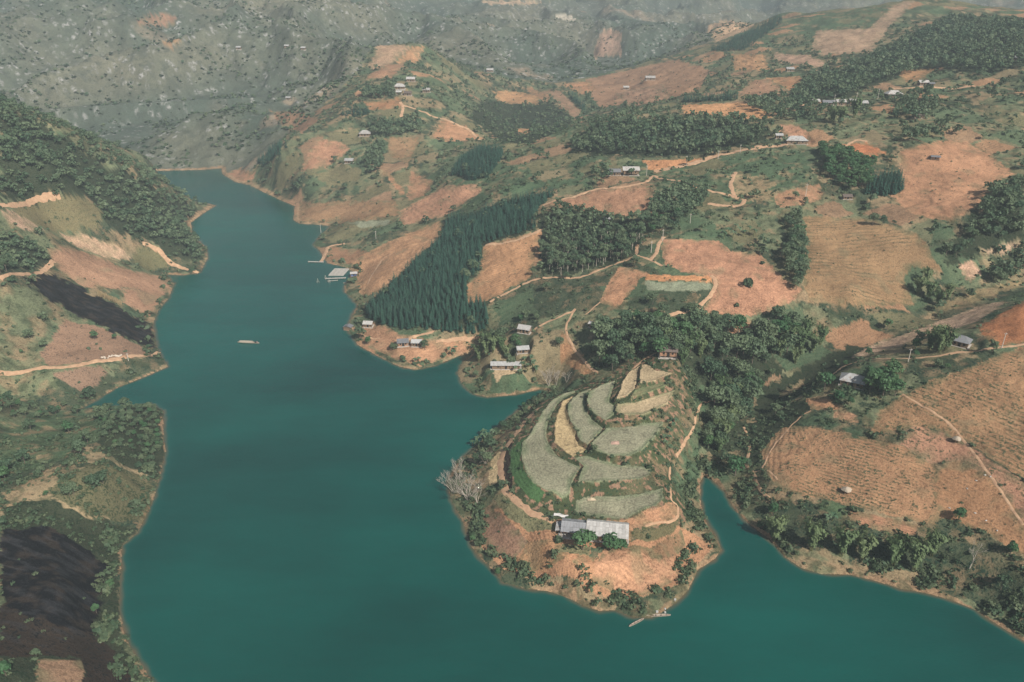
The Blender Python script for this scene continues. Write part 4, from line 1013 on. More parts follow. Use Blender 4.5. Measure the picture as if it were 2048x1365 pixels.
PROTO['broad'] = [(trunk_mesh('tree_trunk', 7, .17, s, M_BARK), leaf_mesh('tree_crown', broad_crown(s, 520, .62, rad=2.6 + .4 * (s % 3)), M_BROAD)) for s in (11, 12, 13, 14)]
PROTO['slim'] = [(trunk_mesh('slim_trunk', 8, .13, s, M_PALEBARK, 3, 1.0), leaf_mesh('slim_crown', broad_crown(s, 380, .55, 9.5, 1.9, .35), M_BROAD)) for s in (15, 16)]
PROTO['light'] = [(trunk_mesh('tree_trunk', 7, .16, s, M_BARK), leaf_mesh('light_crown', broad_crown(s, 520, .58, 7.5, 2.6), M_LIGHT)) for s in (21, 22)]
PROTO['shrub'] = [(None, leaf_mesh('bush_leaves', shrub_pts(s, 150, .34), M_SHRUB)) for s in (31, 32)]
_bam = []
for s in (41, 42, 43):
    v, (a, ln, hh) = bamboo_crown(s, 900)
    segs = []
    for i in range(0, 34, 2):
        p = [(0.3 * math.cos(a[i]) + math.cos(a[i]) * ln[i] * t ** 2.1, 0.3 * math.sin(a[i]) + math.sin(a[i]) * ln[i] * t ** 2.1, hh[i] * (t - .16 * t ** 4) - (0.6 if t == 0 else 0)) for t in (0, .35, .7, 1)]
        segs += [(p[k], p[k + 1], .05 - .012 * k, .045 - .012 * k) for k in range(3)]
    cv, cf = tubes(segs, 3)
    _bam.append((mesh_np('bamboo_culms', cv, cf, M_CULM), leaf_mesh('bamboo_crown', v, M_BAMB)))
PROTO['bamboo'] = _bam
PROTO['banana'] = [(mesh_np('banana_stem', *tubes([((0, 0, -.4), (0, 0, 2.1), .14, .09)], 6), M_CULM), leaf_mesh('banana_crown', banana_leaves(s), M_BANA)) for s in (51, 52)]
NAMES = {'pine': ('conifer_tree', 'tree'), 'broad': ('broadleaf_tree', 'tree'), 'slim': ('slender_tree', 'tree'), 'light': ('bright_green_tree', 'tree'), 'shrub': ('bush', 'bush'), 'bamboo': ('bamboo_clump', 'bamboo'), 'banana': ('banana_plant', 'banana plant')}
def plant(kind, x, y, z, sc, label, group=None, rot=None, sz=1.0):
    tr, cr = PROTO[kind][rng.integers(0, len(PROTO[kind]))]
    nm, cat = NAMES[kind]
    if tr is None:
        root = link(nm, cr)
    else:
        root = bpy.data.objects.new(nm, None); COL.objects.link(root)
        link('stem' if kind == 'banana' else ('culms' if kind == 'bamboo' else 'trunk'), tr, root); link('crown' if kind != 'banana' else 'leaves', cr, root)
    root.location = (x, y, z); root.rotation_euler = (0, 0, rng.uniform(0, 6.28) if rot is None else rot); root.scale = (sc, sc, sc * sz)
    return tag(root, label, cat, group)
# ---- stands of trees: kind, pixels, spacing m, height factor, label, group
WOODS = [
 ('pine', [(728,622),(760,590),(830,528),(885,478),(892,445),(960,428),(1000,410),(1110,388),(1080,415),(1062,445),(1080,455),(965,488),(958,538),(930,570),(935,612),(975,608),(978,664),(930,672),(860,660),(800,660),(748,645)], 2.3, (.5, 1.3), 'dark green conifer in the large plantation above the sandy headland', 'conifers of the large plantation'),
 ('pine', [(902,350),(925,318),(960,300),(1006,300),(1002,320),(977,355),(942,362)], 2.3, (.85, 1.15), 'dark green conifer in the lens-shaped stand below the village hill', 'conifers of the lens-shaped stand'),
 ('pine', [(1366,202),(1420,199),(1474,196),(1474,200),(1420,204),(1367,206)], 2.6, (.8, 1.2), 'dark conifer in the row above the orange earthworks', 'conifers in the row above the earthworks'),
 ('pine', [(1728,392),(1742,360),(1800,350),(1808,380),(1790,394)], 2.3, (1.0, 1.3), 'dark conifer in the small square stand among light green trees', 'conifers of the small square stand'),
 ('pine', [(1420,104),(1480,74),(1556,36),(1566,44),(1490,102)], 4.2, (.9, 1.3), 'conifer in the dark wedge on the big hill', 'conifers of the wedge on the big hill'),
 ('pine', [(512,328),(545,298),(578,290),(562,310),(528,333)], 3.6, (.9, 1.3), 'conifer on the lake-side ridge of the village hill', 'conifers on the lake-side ridge'),
 ('pine', [(682,232),(715,216),(740,222),(735,232),(700,236)], 3.4, (.9, 1.2), 'conifer in the clump left of the hill village', 'conifers left of the hill village'),
 ('pine', [(1132,190),(1145,190),(1172,216),(1165,226)], 4.5, (.9, 1.3), 'conifer in the steep far valley strip', 'conifers of the far valley strip'),
 ('slim', [(1135,298),(1180,256),(1260,244),(1400,244),(1500,248),(1545,258),(1530,282),(1480,296),(1400,312),(1330,314),(1250,312),(1150,308)], 4.3, (.5, 1.25), 'slender tree in the wood along the ridge above the contour road', 'trees of the ridge wood'),
 ('slim', [(1078,436),(1120,420),(1200,434),(1250,454),(1290,444),(1282,502),(1230,526),(1150,552),(1100,552),(1078,512),(1092,462)], 3.7, (.45, 1.2), 'slender tree in the wood right of the conifer plantation', 'trees of the wood beside the plantation'),
 ('broad', [(1300,405),(1360,376),(1420,386),(1410,412),(1370,440),(1310,470),(1282,462)], 4.2, (.7, 1.0), 'broadleaf tree in the grove right of the fan-shaped field', 'trees right of the fan-shaped field'),
 ('broad', [(1200,650),(1262,646),(1330,668),(1400,656),(1440,664),(1500,674),(1550,646),(1606,656),(1570,724),(1500,742),(1420,744),(1382,712),(1352,726),(1290,720),(1250,744),(1196,742)], 5.2, (.7, 1.65), 'broadleaf tree in the valley wood behind the tiled farmhouse', 'trees of the valley wood'),
 ('broad', [(1420,740),(1500,746),(1520,766),(1486,850),(1448,905),(1412,900),(1420,806)], 5.0, (.6, 1.5), 'broadleaf tree in the ravine right of the terraced knoll', 'trees of the ravine mouth'),
 ('broad', [(1570,445),(1600,436),(1610,560),(1592,592),(1572,545)], 4.0, (.7, 1.1), 'broadleaf tree in the strip between the two central fields', 'trees between the central fields'),
 ('light', [(1636,300),(1660,305),(1700,318),(1750,326),(1740,384),(1690,384),(1652,356)], 4.4, (.8, 1.2), 'light green tree in the grove below the red-brown plot', 'light green trees below the red-brown plot'),
 ('broad', [(1962,545),(2048,515),(2048,558),(1982,574)], 4.5, (.7, 1.0), 'broadleaf tree above the ravine at the right edge', 'trees above the ravine at the right edge'),
 ('broad', [(1974,390),(2048,358),(2048,474),(1992,486),(1902,532),(1882,506),(1942,456)], 5.0, (.7, 1.1), 'broadleaf tree in the gully wood at the right edge', 'trees of the right gully wood'),
 ('broad', [(1672,158),(1760,108),(1900,40),(2048,48),(2048,135),(1950,155),(1880,135),(1760,165),(1700,195),(1592,213),(1582,195),(1622,155)], 7.0, (.8, 1.3), 'tree in the forest on the big hill', 'forest trees of the big hill'),
 ('broad', [(0,222),(60,246),(130,280),(200,326),(260,350),(330,392),(398,420),(384,448),(400,490),(404,522),(350,520),(290,480),(210,450),(205,415),(170,390),(30,405),(0,400)], 4.9, (.3, 1.15), 'leafy tree on the wooded left hill', 'trees of the left hill'),
 ('ridge', [(0,226),(60,251),(130,283),(200,326),(270,357),(330,392),(395,418)], 4.6, (.4, .9), 'leafy tree along the crest of the left hill', 'trees along the crest of the left hill'),
 ('broad', [(0,470),(60,482),(100,514),(90,534),(0,556)], 4.2, (.6, 1.0), 'leafy tree in the dark grove at the left edge', 'trees of the left edge grove'),
 ('broad', [(195,838),(310,806),(322,850),(324,900),(310,952),(262,938),(214,898)], 3.6, (.3, .5), 'dense low tree on the tip of the near left knoll', 'low trees on the near left knoll'),
 ('broad', [(748,246),(840,240),(845,268),(770,278),(732,264)], 4.8, (.8, 1.2), 'broadleaf tree in the band below the hill village', 'trees below the hill village'),
 ('broad', [(722,190),(790,172),(790,192),(732,204)], 4.8, (.8, 1.2), 'broadleaf tree beside the hill village houses', 'trees beside the hill village'),
 ('broad', [(722,335),(745,300),(772,296),(772,335),(742,352)], 4.8, (.8, 1.2), 'broadleaf tree in the clump on the flank of the village hill', 'trees on the flank of the village hill'),
 ('broad', [(1490,205),(1560,200),(1650,220),(1640,240),(1560,245),(1500,225)], 7.5, (.8, 1.2), 'broadleaf tree round the houses behind the ridge', 'trees round the houses behind the ridge'),
 ('broad', [(1780,200),(1860,190),(1880,215),(1850,245),(1790,240)], 7.0, (.8, 1.3), 'broadleaf tree below the white hip-roofed hillside house', 'trees below the hillside houses'),
 ('broad', [(1800,265),(1900,250),(1930,270),(1860,285),(1800,295)], 7.0, (.8, 1.2), 'broadleaf tree above the scrubby orange hillside', 'trees above the scrubby hillside'),
 ('broad', [(0,790),(60,812),(140,815),(110,838),(0,838)], 4.5, (.3, .55), 'low tree round the head of the left inlet', 'low trees round the left inlet'),
 ('broad', [(1180,345),(1215,330),(1225,372),(1190,376)], 5.5, (.6, 1.0), 'broadleaf tree left of the long farmhouse', 'trees left of the long farmhouse'),
 ('light', [(1740,762),(1720,770),(1722,800),(1750,815),(1800,806),(1802,770),(1770,752)], 4.6, (1.0, 1.4), 'full-crowned tree beside the pale-roofed farmhouse', 'trees beside the pale-roofed farmhouse'),
 ('broad', [(960,700),(985,680),(1035,684),(1030,700),(985,716)], 4.6, (.7, 1.0), 'broadleaf tree on the small headland', 'trees of the small headland'),
]
def scatter(poly, sp, ridge=None):
    if ridge is None:
        w = ground_poly(poly, 8.0)
    else:                                            # a belt that runs over the crest to the hidden side
        q = [on_ground(x, y) for x, y in ridge]
        w = [(p[0], p[1]) for p in q] + [(p[0] * (1 + 34 / math.hypot(p[0], p[1])), p[1] * (1 + 34 / math.hypot(p[0], p[1]))) for p in q[::-1]]
    a = np.array(w); lo, hi = a.min(0), a.max(0)
    nx, ny = max(1, int((hi[0] - lo[0]) / sp)) + 1, max(1, int((hi[1] - lo[1]) / sp)) + 1
    gx, gy = np.meshgrid(np.arange(nx), np.arange(ny))
    x = lo[0] + (gx + 0.5 * (gy % 2)) * sp + rng.uniform(-.34, .34, gx.shape) * sp; y = lo[1] + gy * sp + rng.uniform(-.34, .34, gx.shape) * sp
    m = inside(x, y, w) & (rng.uniform(0, 1, x.shape) > .07); x, y = x[m], y[m]
    z = grid_z(x, y); ok = z > 0.6
    return x[ok], y[ok], z[ok]
allpts = {'pine': [], 'broad': [], 'slim': [], 'light': []}
NW = len(WOODS)
for wi_, (kind, poly, sp, hr, lab, grp) in enumerate(WOODS[:]):
    x, y, z = scatter(poly, sp) if kind != 'ridge' else scatter(None, sp, ridge=poly)
    kind = 'broad' if kind == 'ridge' else kind
    for i in range(len(x)):
        allpts[kind].append((math.hypot(x[i], y[i]), x[i], y[i], z[i], rng.uniform(*hr), wi_))
WBOX = {}
for wi_ in range(len(WOODS)):
    q_ = np.array([(t[1] / t[2], t[2], t[4]) for l_ in allpts.values() for t in l_ if t[5] == wi_])
    if len(q_): WBOX[wi_] = (*np.quantile(q_[:, 0], (1 / 3, 2 / 3)), np.median(q_[:, 1]), np.median(q_[:, 2]))
STUFFV = {'pine': [pine_crown(s, 4) for s in (61, 62)], 'broad': [broad_crown(s, 80, 1.15) for s in (63, 64, 65)], 'slim': [broad_crown(s, 64, 1.1, 9.5, 1.9, .35) for s in (66, 67)], 'light': [broad_crown(68, 90, 1.1, 7.5, 2.6)]}
def stuff_mesh(name, variants, pl, mat, label, cat):
    """pl: rows of x, y, z, scale, vertical factor -> one joined mesh with a tint per plant"""
    vs_, ts_ = [], []
    pl = np.asarray(pl)
    pick = rng.integers(0, len(variants), len(pl))
    for k, vv_ in enumerate(variants):
        s = pl[pick == k]
        if len(s) == 0: continue
        a = rng.uniform(0, 6.28, len(s)); ca, sa = np.cos(a)[:, None], np.sin(a)[:, None]
        x = (vv_[None, :, 0] * ca - vv_[None, :, 1] * sa) * s[:, 3:4] + s[:, 0:1]
        y = (vv_[None, :, 0] * sa + vv_[None, :, 1] * ca) * s[:, 3:4] + s[:, 1:2]
        z = vv_[None, :, 2] * s[:, 3:4] * s[:, 4:5] + s[:, 2:3]
        vs_.append(np.stack([x, y, z], -1).reshape(-1, 3)); ts_.append(np.repeat(rng.uniform(0, 1, len(s)), vv_.shape[0]))
    v = np.concatenate(vs_); me = leaf_mesh(name, v, mat)
    at = me.attributes.new('Tint', 'FLOAT', 'POINT'); at.data.foreach_set('value', np.concatenate(ts_).astype(np.float32))
    return tag(link(name, me), label, cat, None, 'stuff')
SMAT = {'pine': M_PINE, 'broad': M_BROAD, 'slim': M_BROAD, 'light': M_LIGHT}
for kind, lst in allpts.items():
    lst.sort(key=lambda q: q[0])
    for d, x, y, z, s, wi_ in lst[:300 if kind in ('pine', 'broad') else 150]:
        if wi_ < 0: continue
        b_ = WBOX[wi_]
        u_, v_ = x / y, y
        part_ = ('front ' if v_ < b_[2] else 'back ') + ('left' if u_ < b_[0] else ('right' if u_ > b_[1] else 'middle')) + ' part'
        big_ = s > b_[3]
        plant('light' if kind == 'broad' and rng.uniform() < .16 else kind, x, y, z - 0.1, s, ('tall ' if big_ else 'small ') + WOODS[wi_][4] + ', ' + part_, WOODS[wi_][5], sz=rng.uniform(.9, 1.12))
    rest = lst[300 if kind in ('pine', 'broad') else 150:]
    if rest:
        nm = {'pine': 'conifer_forest', 'broad': 'hill_forest', 'slim': 'ridge_forest', 'light': 'light_forest'}[kind]
        stuff_mesh(nm, STUFFV[kind], [(q[1], q[2], q[3] - 0.4, q[4], 1.0) for q in rest], SMAT[kind], {'pine': 'mass of more distant conifers', 'broad': 'mass of more distant leafy trees on the hills', 'slim': 'mass of more distant slender trees on the ridge', 'light': 'mass of distant light green trees'}[kind], 'forest')
0 and print('TREES', {k: len(v) for k, v in allpts.items()})
# ---- shrubs and single trees by land use
dens = np.zeros(X.shape)
for nm, dv in (('scrub', .14), ('wood', .10), ('grass', .10), ('green', .12), ('dry', .09), ('drygrn', .03), ('soilst', .030), ('soilrow', .03), ('striped', .02), ('cut', .02), ('brown', .02), ('brownp', .02), ('lush', .01), ('burnbr_shade', .012), ('burnt', .003), ('knoll', .16)):
    same = luix == LUK.index(nm)
    dens[same] = dv
shore_b = land & (sdw > 1.6) & (sdw < 7.5) & (RD < 560) & (zone < 1000)
dens[shore_b] = np.maximum(dens[shore_b], .34 * np.clip(0.4 + 1.6 * noise(X / 9, Y / 9, 111), 0, 1.3)[shore_b])
dens[terr_zone & (zone < 0) & (dens > 0.03)] = .085
dens *= np.clip(0.55 + 1.1 * fbm(X / 11, Y / 11, 113, 3), 0.05, 2)
soily = np.zeros(X.shape, bool)
for nm in ('soilst', 'soilrow', 'striped', 'cut', 'brown'):
    soily |= luix == LUK.index(nm)
soily &= ~shore_b
dens *= np.where(RD < 335, np.where(soily, .8, 2.6), 0.62)
dens[water | (zone >= 1000) | (Z < 0.5)] = 0
area = np.zeros(X.shape); area[:-1, :-1] = RD[:-1, :-1] * np.diff(az)[None, :] * np.diff(rad)[:, None]
lamb = dens * area * np.clip(330 / RD, 0, 1) ** 0.8 * (RD < 1150)
lamb[:, (az < R(-45)) | (az > R(45))] = 0
cnt = rng.poisson(lamb)
ii, jj = np.nonzero(cnt)
rep = cnt[ii, jj]; ii, jj = np.repeat(ii, rep), np.repeat(jj, rep)
sr = rad[ii] + rng.uniform(0, 1, len(ii)) * (rad[np.minimum(ii + 1, NR - 1)] - rad[ii]); sa_ = az[jj] + rng.uniform(0, 1, len(ii)) * (az[np.minimum(jj + 1, NA - 1)] - az[jj])
sx, sy = sr * np.sin(sa_), sr * np.cos(sa_); sz_ = grid_z(sx, sy)
ssz = rng.uniform(0.45, 1.0, len(sx)) ** 1.5 * np.where(shore_b[ii, jj], 2.6, np.where(dens[ii, jj] > .22, 1.9, np.where(soily[ii, jj], 0.75, 1.5))) * np.clip(sr / 420, 1, 2.0)
if len(sx) > 34000:
    pk = rng.choice(len(sx), 34000, False); sx, sy, sz_, ssz = sx[pk], sy[pk], sz_[pk], ssz[pk]
# single trees on the open slopes: the nearest stand as things, the far ones as one mass
dn_ = np.where(soily, 0, dens / np.where(RD < 335, 2.6, 0.62))
tl = np.where(dn_ > .09, .0055, np.where(dn_ > .045, .0030, np.where(dn_ > .02, .0012, 0))) * area * (RD < 1150) * (RD > 150)
tl[:, (az < R(-45)) | (az > R(45))] = 0
tl[shore_b] *= .6
tl[terr_zone] = 0
ti_, tj_ = np.nonzero(rng.poisson(tl))
st = sorted(((rad[i], X[i, j], Y[i, j], Z[i, j], rng.uniform(.35, .95)) for i, j in zip(ti_, tj_)), key=lambda q: q[0])
fcen = [(np.mean(np.array(w), 0), f[2]) for w, f in zip(FIELDW, FIELDS) if f[2] and len(w) > 2]
for d, x, y, z, s in st[:150]:
    lab = min(fcen, key=lambda q: (q[0][0] - x) ** 2 + (q[0][1] - y) ** 2)[1]
    pl_ = plant('broad' if rng.uniform() < .75 else 'light', x, y, z - .15, s, ('taller' if s > .65 else 'small') + ' single tree near the ' + lab, 'single trees on the open slopes'); pl_.name = 'hillside_tree'
if len(st) > 150:
    stuff_mesh('scattered_forest', STUFFV['broad'], [(q[1], q[2], q[3] - .3, q[4], 1.0) for q in st[150:]], M_BROAD, 'scattered small trees on the more distant slopes', 'forest')
0 and print('SHRUBS', len(sx), 'SINGLE', len(st))
nr_ = np.hypot(sx, sy) < 335
rows_ = np.stack([sx, sy, sz_ - .05, ssz, rng.uniform(.7, 1.2, len(sx))], 1)
stuff_mesh('undergrowth', [shrub_pts(s, 26, .42) for s in (75, 76, 77, 78, 79)], rows_[nr_], M_SHRUB, 'shrubs and undergrowth on the nearer slopes and shores', 'undergrowth')
stuff_mesh('undergrowth', [shrub_pts(s, 9, .66) for s in (71, 72, 73, 74)], rows_[~nr_], M_SHRUB, 'shrubs and undergrowth covering the more distant slopes', 'undergrowth')
# scrub dotting the far mountain
mx_, my_ = rng.uniform(-900, 700, 60000), rng.uniform(820, 1750, 60000)
mr_, ma_ = np.hypot(mx_, my_), np.arctan2(mx_, my_)
ok_ = (mr_ > np.interp(ma_, az, Rlim[0]) + 6) & (np.abs(ma_) < R(36)) & (fbm(mx_ / 60, my_ / 60, 201, 4) + .25 * rng.normal(size=60000) > .05) & (rng.uniform(0, 1, 60000) < (950 / mr_) ** 2)
mx_, my_ = mx_[ok_][:9000], my_[ok_][:9000]; mz_ = grid_z(mx_, my_); ok_ = mz_ > 1.5
stuff_mesh('undergrowth', [shrub_pts(s, 5, 1.0, .7) for s in (81, 82, 83, 84)], np.stack([mx_, my_, mz_ - .2, rng.uniform(1.2, 3.4, len(mx_)), rng.uniform(.7, 1.1, len(mx_))], 1)[ok_], M_SHRUB, 'grey-green scrub dotting the far mountain', 'undergrowth')
0 and print('NEAR', nr_.sum(), 'FAR', (~nr_).sum())

0 and print('TRIS', sum(len(o.data.polygons) * 2 for o in COL.objects if o.type == 'MESH' and o.data.users == 1))
# ------------------------------------------------------------------ single plants that stand out
def spot(kind, px, py, sc, label, group=None, sz=1.0):
    p = on_ground(px, py)
    if kind == 'bamboo': sc *= 1.75 if py > 1040 else 1.4
    return plant(kind, p[0], p[1], p[2] - 0.05, sc, label, group, sz=sz)
for k, (x, y, s) in enumerate([(1548,1082,.86),(1622,1100,.92),(1682,1112,.95),(1722,1120,.85),(1785,1132,.95),(1826,1142,1.0),(1862,1112,.80)]):
    spot('bamboo', x, y, s, ['leftmost bamboo clump of the row on the lower right shore', 'second bamboo clump from the left on the lower right shore', 'third bamboo clump from the left on the lower right shore', 'slim bamboo clump in the middle of the lower right shore row', 'fifth bamboo clump from the left on the lower right shore', 'tall bamboo clump near the right end of the shore row', 'rightmost, slightly higher bamboo clump of the shore row'][k], 'bamboo clumps on the lower right shore')
for (x, y, s) in [(958,722,.9),(972,712,1.0),(986,704,1.0),(1003,706,.9),(968,694,.9),(1012,718,.8)]:
    spot('bamboo', x, y, s, 'feathery bamboo clump on the small headland beside the long shed', 'bamboo clumps of the small headland')
for (x, y, s) in [(1438,905,.8),(1448,880,.9),(1432,865,.8),(1460,850,.9),(1452,822,1.0),(1440,790,1.0),(1470,800,.9)]:
    spot('bamboo', x, y, s, 'bamboo clump in the ravine right of the terraced knoll', 'bamboo clumps in the ravine')
for (x, y, s) in [(1580,690,1.0),(1600,700,1.1),(1625,705,1.0),(1640,690,1.0),(1612,672,.9),(1560,712,.9),(1590,728,.9)]:
    spot('bamboo', x, y, s, 'tall soft bamboo clump above the ravine bend', 'bamboo clumps above the ravine bend')
for (x, y, s) in [(1835,590,1.0),(1855,600,1.0),(1875,612,.9),(1850,570,.9),(1895,600,.9)]:
    spot('bamboo', x, y, s, 'bamboo clump at the lower right corner of the striped field', 'bamboo clumps at the striped field')
for (x, y, s) in [(1858,700,.95),(1878,706,1.1),(1892,700,1.0),(1872,690,1.0)]:
    spot('bamboo', x, y, s, 'tall dark bamboo clump left of the grey hip-roofed ridge house', 'bamboo clumps at the ridge house')
for (x, y, s) in [(1330,690,.9),(1372,712,1.0),(1385,700,1.0),(1400,715,.9),(1365,730,.8)]:
    spot('bamboo', x, y, s, 'bamboo clump right behind the brown tiled farmhouse', 'bamboo clumps at the tiled farmhouse')
for (x, y, s) in [(1664,248,1.3),(1680,250,1.3),(1708,236,1.5)]:
    spot('bamboo', x, y, s, 'big rounded bamboo clump below the hillside row of houses', 'bamboo clumps below the hillside row')
spot('light', 1165, 1100, 1.55, 'full dark green tree in front of the peninsula farmhouse', None, .72)
spot('light', 1222, 1100, 1.25, 'bushy green tree before the pale roof of the peninsula farmhouse', None, .62)
spot('light', 1243, 1100, .85, 'small green tree at the right corner of the peninsula farmhouse', None, .7)
spot('shrub', 1116, 1082, 2.2, 'round grey-green bush left of the peninsula farmhouse')
spot('light', 1470, 952, 1.45, 'round bright green tree at the head of the inlet', None, .9)
spot('light', 1648, 780, 1.25, 'bright green tree left of the pale-roofed farmhouse')
spot('light', 1676, 806, .85, 'small round green tree below the pale-roofed farmhouse')
spot('light', 1700, 812, .6, 'tiny bright green tree below the pale-roofed farmhouse')
spot('light', 995, 1150, .40, 'bright green shrub-like tree leaning over the lake on the peninsula shore')
spot('light', 945, 1085, .45, 'bright green small tree on the west shore of the peninsula')
spot('light', 190, 680, .75, 'bright green tree between the burnt and the brown field on the left bank')
spot('light', 230, 680, .5, 'small round green tree below the burnt field on the left bank')
spot('broad', 60, 680, .8, 'dark round tree in the meadow at the left edge')
spot('shrub', 1493, 574, 3.4, 'lone green bush in the middle of the large orange field', None, 1.5)
spot('shrub', 1473, 614, 2.0, 'low bush near the lower edge of the large orange field')
spot('shrub', 1524, 528, 1.8, 'straggly bush near the right edge of the large orange field')
spot('broad', 946, 545, 1.05, 'pale-crowned tree at the edge of the conifer plantation')
spot('broad', 930, 560, .9, 'round tree beside the pale-crowned one at the plantation edge')
spot('light', 1030, 690, .8, 'glossy green tree beside the white-roofed house', None, 1.1)
spot('broad', 850, 700, .75, 'rounded tree beside the farm on the sandy headland')
spot('shrub', 785, 694, 2.6, 'dark bush left of the farm on the sandy headland')
spot('broad', 1745, 452, 1.0, 'dark tree at the top of the striped field')
spot('broad', 1764, 452, .8, 'second dark tree at the top of the striped field')
spot('broad', 1590, 400, .7, 'lone tree by the tan patch on the hillside')
spot('broad', 1385, 372, .9, 'dark lone tree on the slope above the contour path')
spot('broad', 860, 78, 1.6, 'lone tree on the crest above the village hill')
for (x, y, s) in [(945,893,.8),(955,886,.9),(965,882,1.0),(975,880,1.0),(985,872,.9),(968,872,.9)]:
    spot('banana', x, y, s * 1.5, 'banana plant in the cluster on the west shore of the peninsula', 'banana plants on the west shore')
for (x, y, s) in [(1046,738,1),(1056,742,1),(1066,736,1.1),(1072,746,1),(1050,728,1),(1062,725,1),(1040,750,.8),(1030,744,.8)]:
    spot('banana', x, y, s * 1.6, 'banana plant right of the long shed on the small headland', 'banana plants at the long shed')
for (x, y, s) in [(1330,892,.9),(1338,884,1),(1342,872,1),(1336,866,.9),(1345,858,1),(1350,848,.9),(1328,880,.8),(1340,900,.8)]:
    spot('banana', x, y, s * 1.2, 'pale banana plant on the right flank of the terraced knoll', 'banana plants on the knoll flank')
for (x, y, s) in [(1448,478,1),(1456,470,1),(1466,476,1),(1478,468,1),(1488,474,1),(1498,466,1),(1470,462,1),(1508,472,1)]:
    spot('banana', x, y, s * 1.7, 'banana plant above the large orange field', 'banana plants above the large orange field')
for (x, y, s) in [(1640,238,1),(1650,240,1),(1660,241,1),(1672,242,1),(1684,246,1),(1694,248,1),(1780,225,1),(1792,230,1),(1804,222,1),(1812,232,1)]:
    spot('banana', x, y, s * 2.2, 'banana plant in the grove below the hillside row', 'banana plants on the far hillside')
for (x, y, s) in [(898,706,1),(906,712,1),(912,704,1),(830,726,.8),(838,724,.8)]:
    spot('banana', x, y, s * 1.4, 'banana plant on the shore of the sandy headland', 'banana plants on the sandy headland')
for (x, y, s) in [(1655,1046,1),(1665,1042,.9)]:
    spot('banana', x, y, s * 1.5, 'banana plant behind the lower right bamboo row', 'banana plants behind the bamboo row')
# ---- bare trees
def bare_tree(seed, h, stems, spread, r0=.11, lean=(0, 0)):
    rg = random.Random(seed); main, twig = [], []
    def grow(p, d, L, r_, lev):
        q = p + d * L
        (main if lev < 2 else twig).append((tuple(p), tuple(q), r_, r_ * .62))
        if lev >= 4: return
        for _ in range(3 if lev < 3 else 4):
            nd = (d + Vector((rg.uniform(-1, 1), rg.uniform(-1, 1), rg.uniform(-.25, .7))) * 0.62).normalized()
            grow(p + d * L * rg.uniform(.55, 1), nd, L * rg.uniform(.55, .78), r_ * .58, lev + 1)
    for s in range(stems):
        a = 6.283 * s / stems + rg.uniform(-.4, .4)
        d = Vector((math.cos(a) * spread + lean[0], math.sin(a) * spread + lean[1], 1)).normalized()
        grow(Vector((0.1 * math.cos(a), 0.1 * math.sin(a), -.3)), d, h * .42, r0, 0)
    return mesh_np('bare_trunk', *tubes(main, 5), M_PALEBARK), mesh_np('bare_twigs', *tubes(twig, 3), M_PALEBARK)
def bare(px, py, h, stems, spread, label, seed, r0=.11, lean=(0, 0), group=None):
    p = on_ground(px, py); a, b = bare_tree(seed, h, stems, spread, r0, lean)
    root = bpy.data.objects.new('bare_tree', None); COL.objects.link(root); root.location = p
    link('trunk', a, root); link('branches', b, root)
    return tag(root, label, 'tree', group)
bare(936, 1003, 12.5, 6, .42, 'big leafless many-stemmed pale tree on the west shore of the peninsula', 1, .15)
bare(954, 1007, 8.0, 3, .22, 'slim leafless pale tree right of the big bare one', 2)
bare(908, 985, 10.5, 4, .45, 'leafless pale tree leaning over the water at the peninsula', 3, .12, (-.45, .1))
bare(920, 962, 10.0, 4, .4, 'leafless tree behind the big bare one on the west shore', 4, .11, (-.2, .2))
bare(971, 928, 6.5, 3, .4, 'small leafless tree beside the tan grass strip', 5, .09)
bare(1097, 772, 10.5, 5, .3, 'leafless pale tree at the end of the narrow inlet', 6, .13)
bare(1112, 770, 9.0, 3, .2, 'second leafless tree at the end of the narrow inlet, to the right', 7, .11)
bare(1133, 765, 7.5, 3, .3, 'third leafless tree right of the narrow inlet', 8, .1)
bare(1937, 1140, 12.0, 1, .0, 'single dead leaning trunk on the lower right slope', 9, .22, (.10, 0))
bare(1530, 668, 9.0, 3, .3, 'leafless greyish tree among the valley trees', 10, .12)
# ---- reeds beside the burnt field
pr = []
for k in range(420):
    t = rng.uniform(0, 1); q = on_ground(196 + 48 * t, 590 + 20 * t + rng.uniform(-3, 3)); pr.append((q[0], q[1], q[2]))
pr = np.array(pr)
rv = quads(pr + np.array((0, 0, 1.3)), np.stack([rng.normal(size=len(pr)), -1 + 0.4 * rng.normal(size=len(pr)), 0 * pr[:, 0]], 1), rng.uniform(1.8, 2.8, len(pr)), rng, .12, (0, 0, 1))
tag(link('reeds', leaf_mesh('reeds', rv, M_REED)), 'row of tall dry reeds beside the burnt field', 'reeds', None, 'stuff')

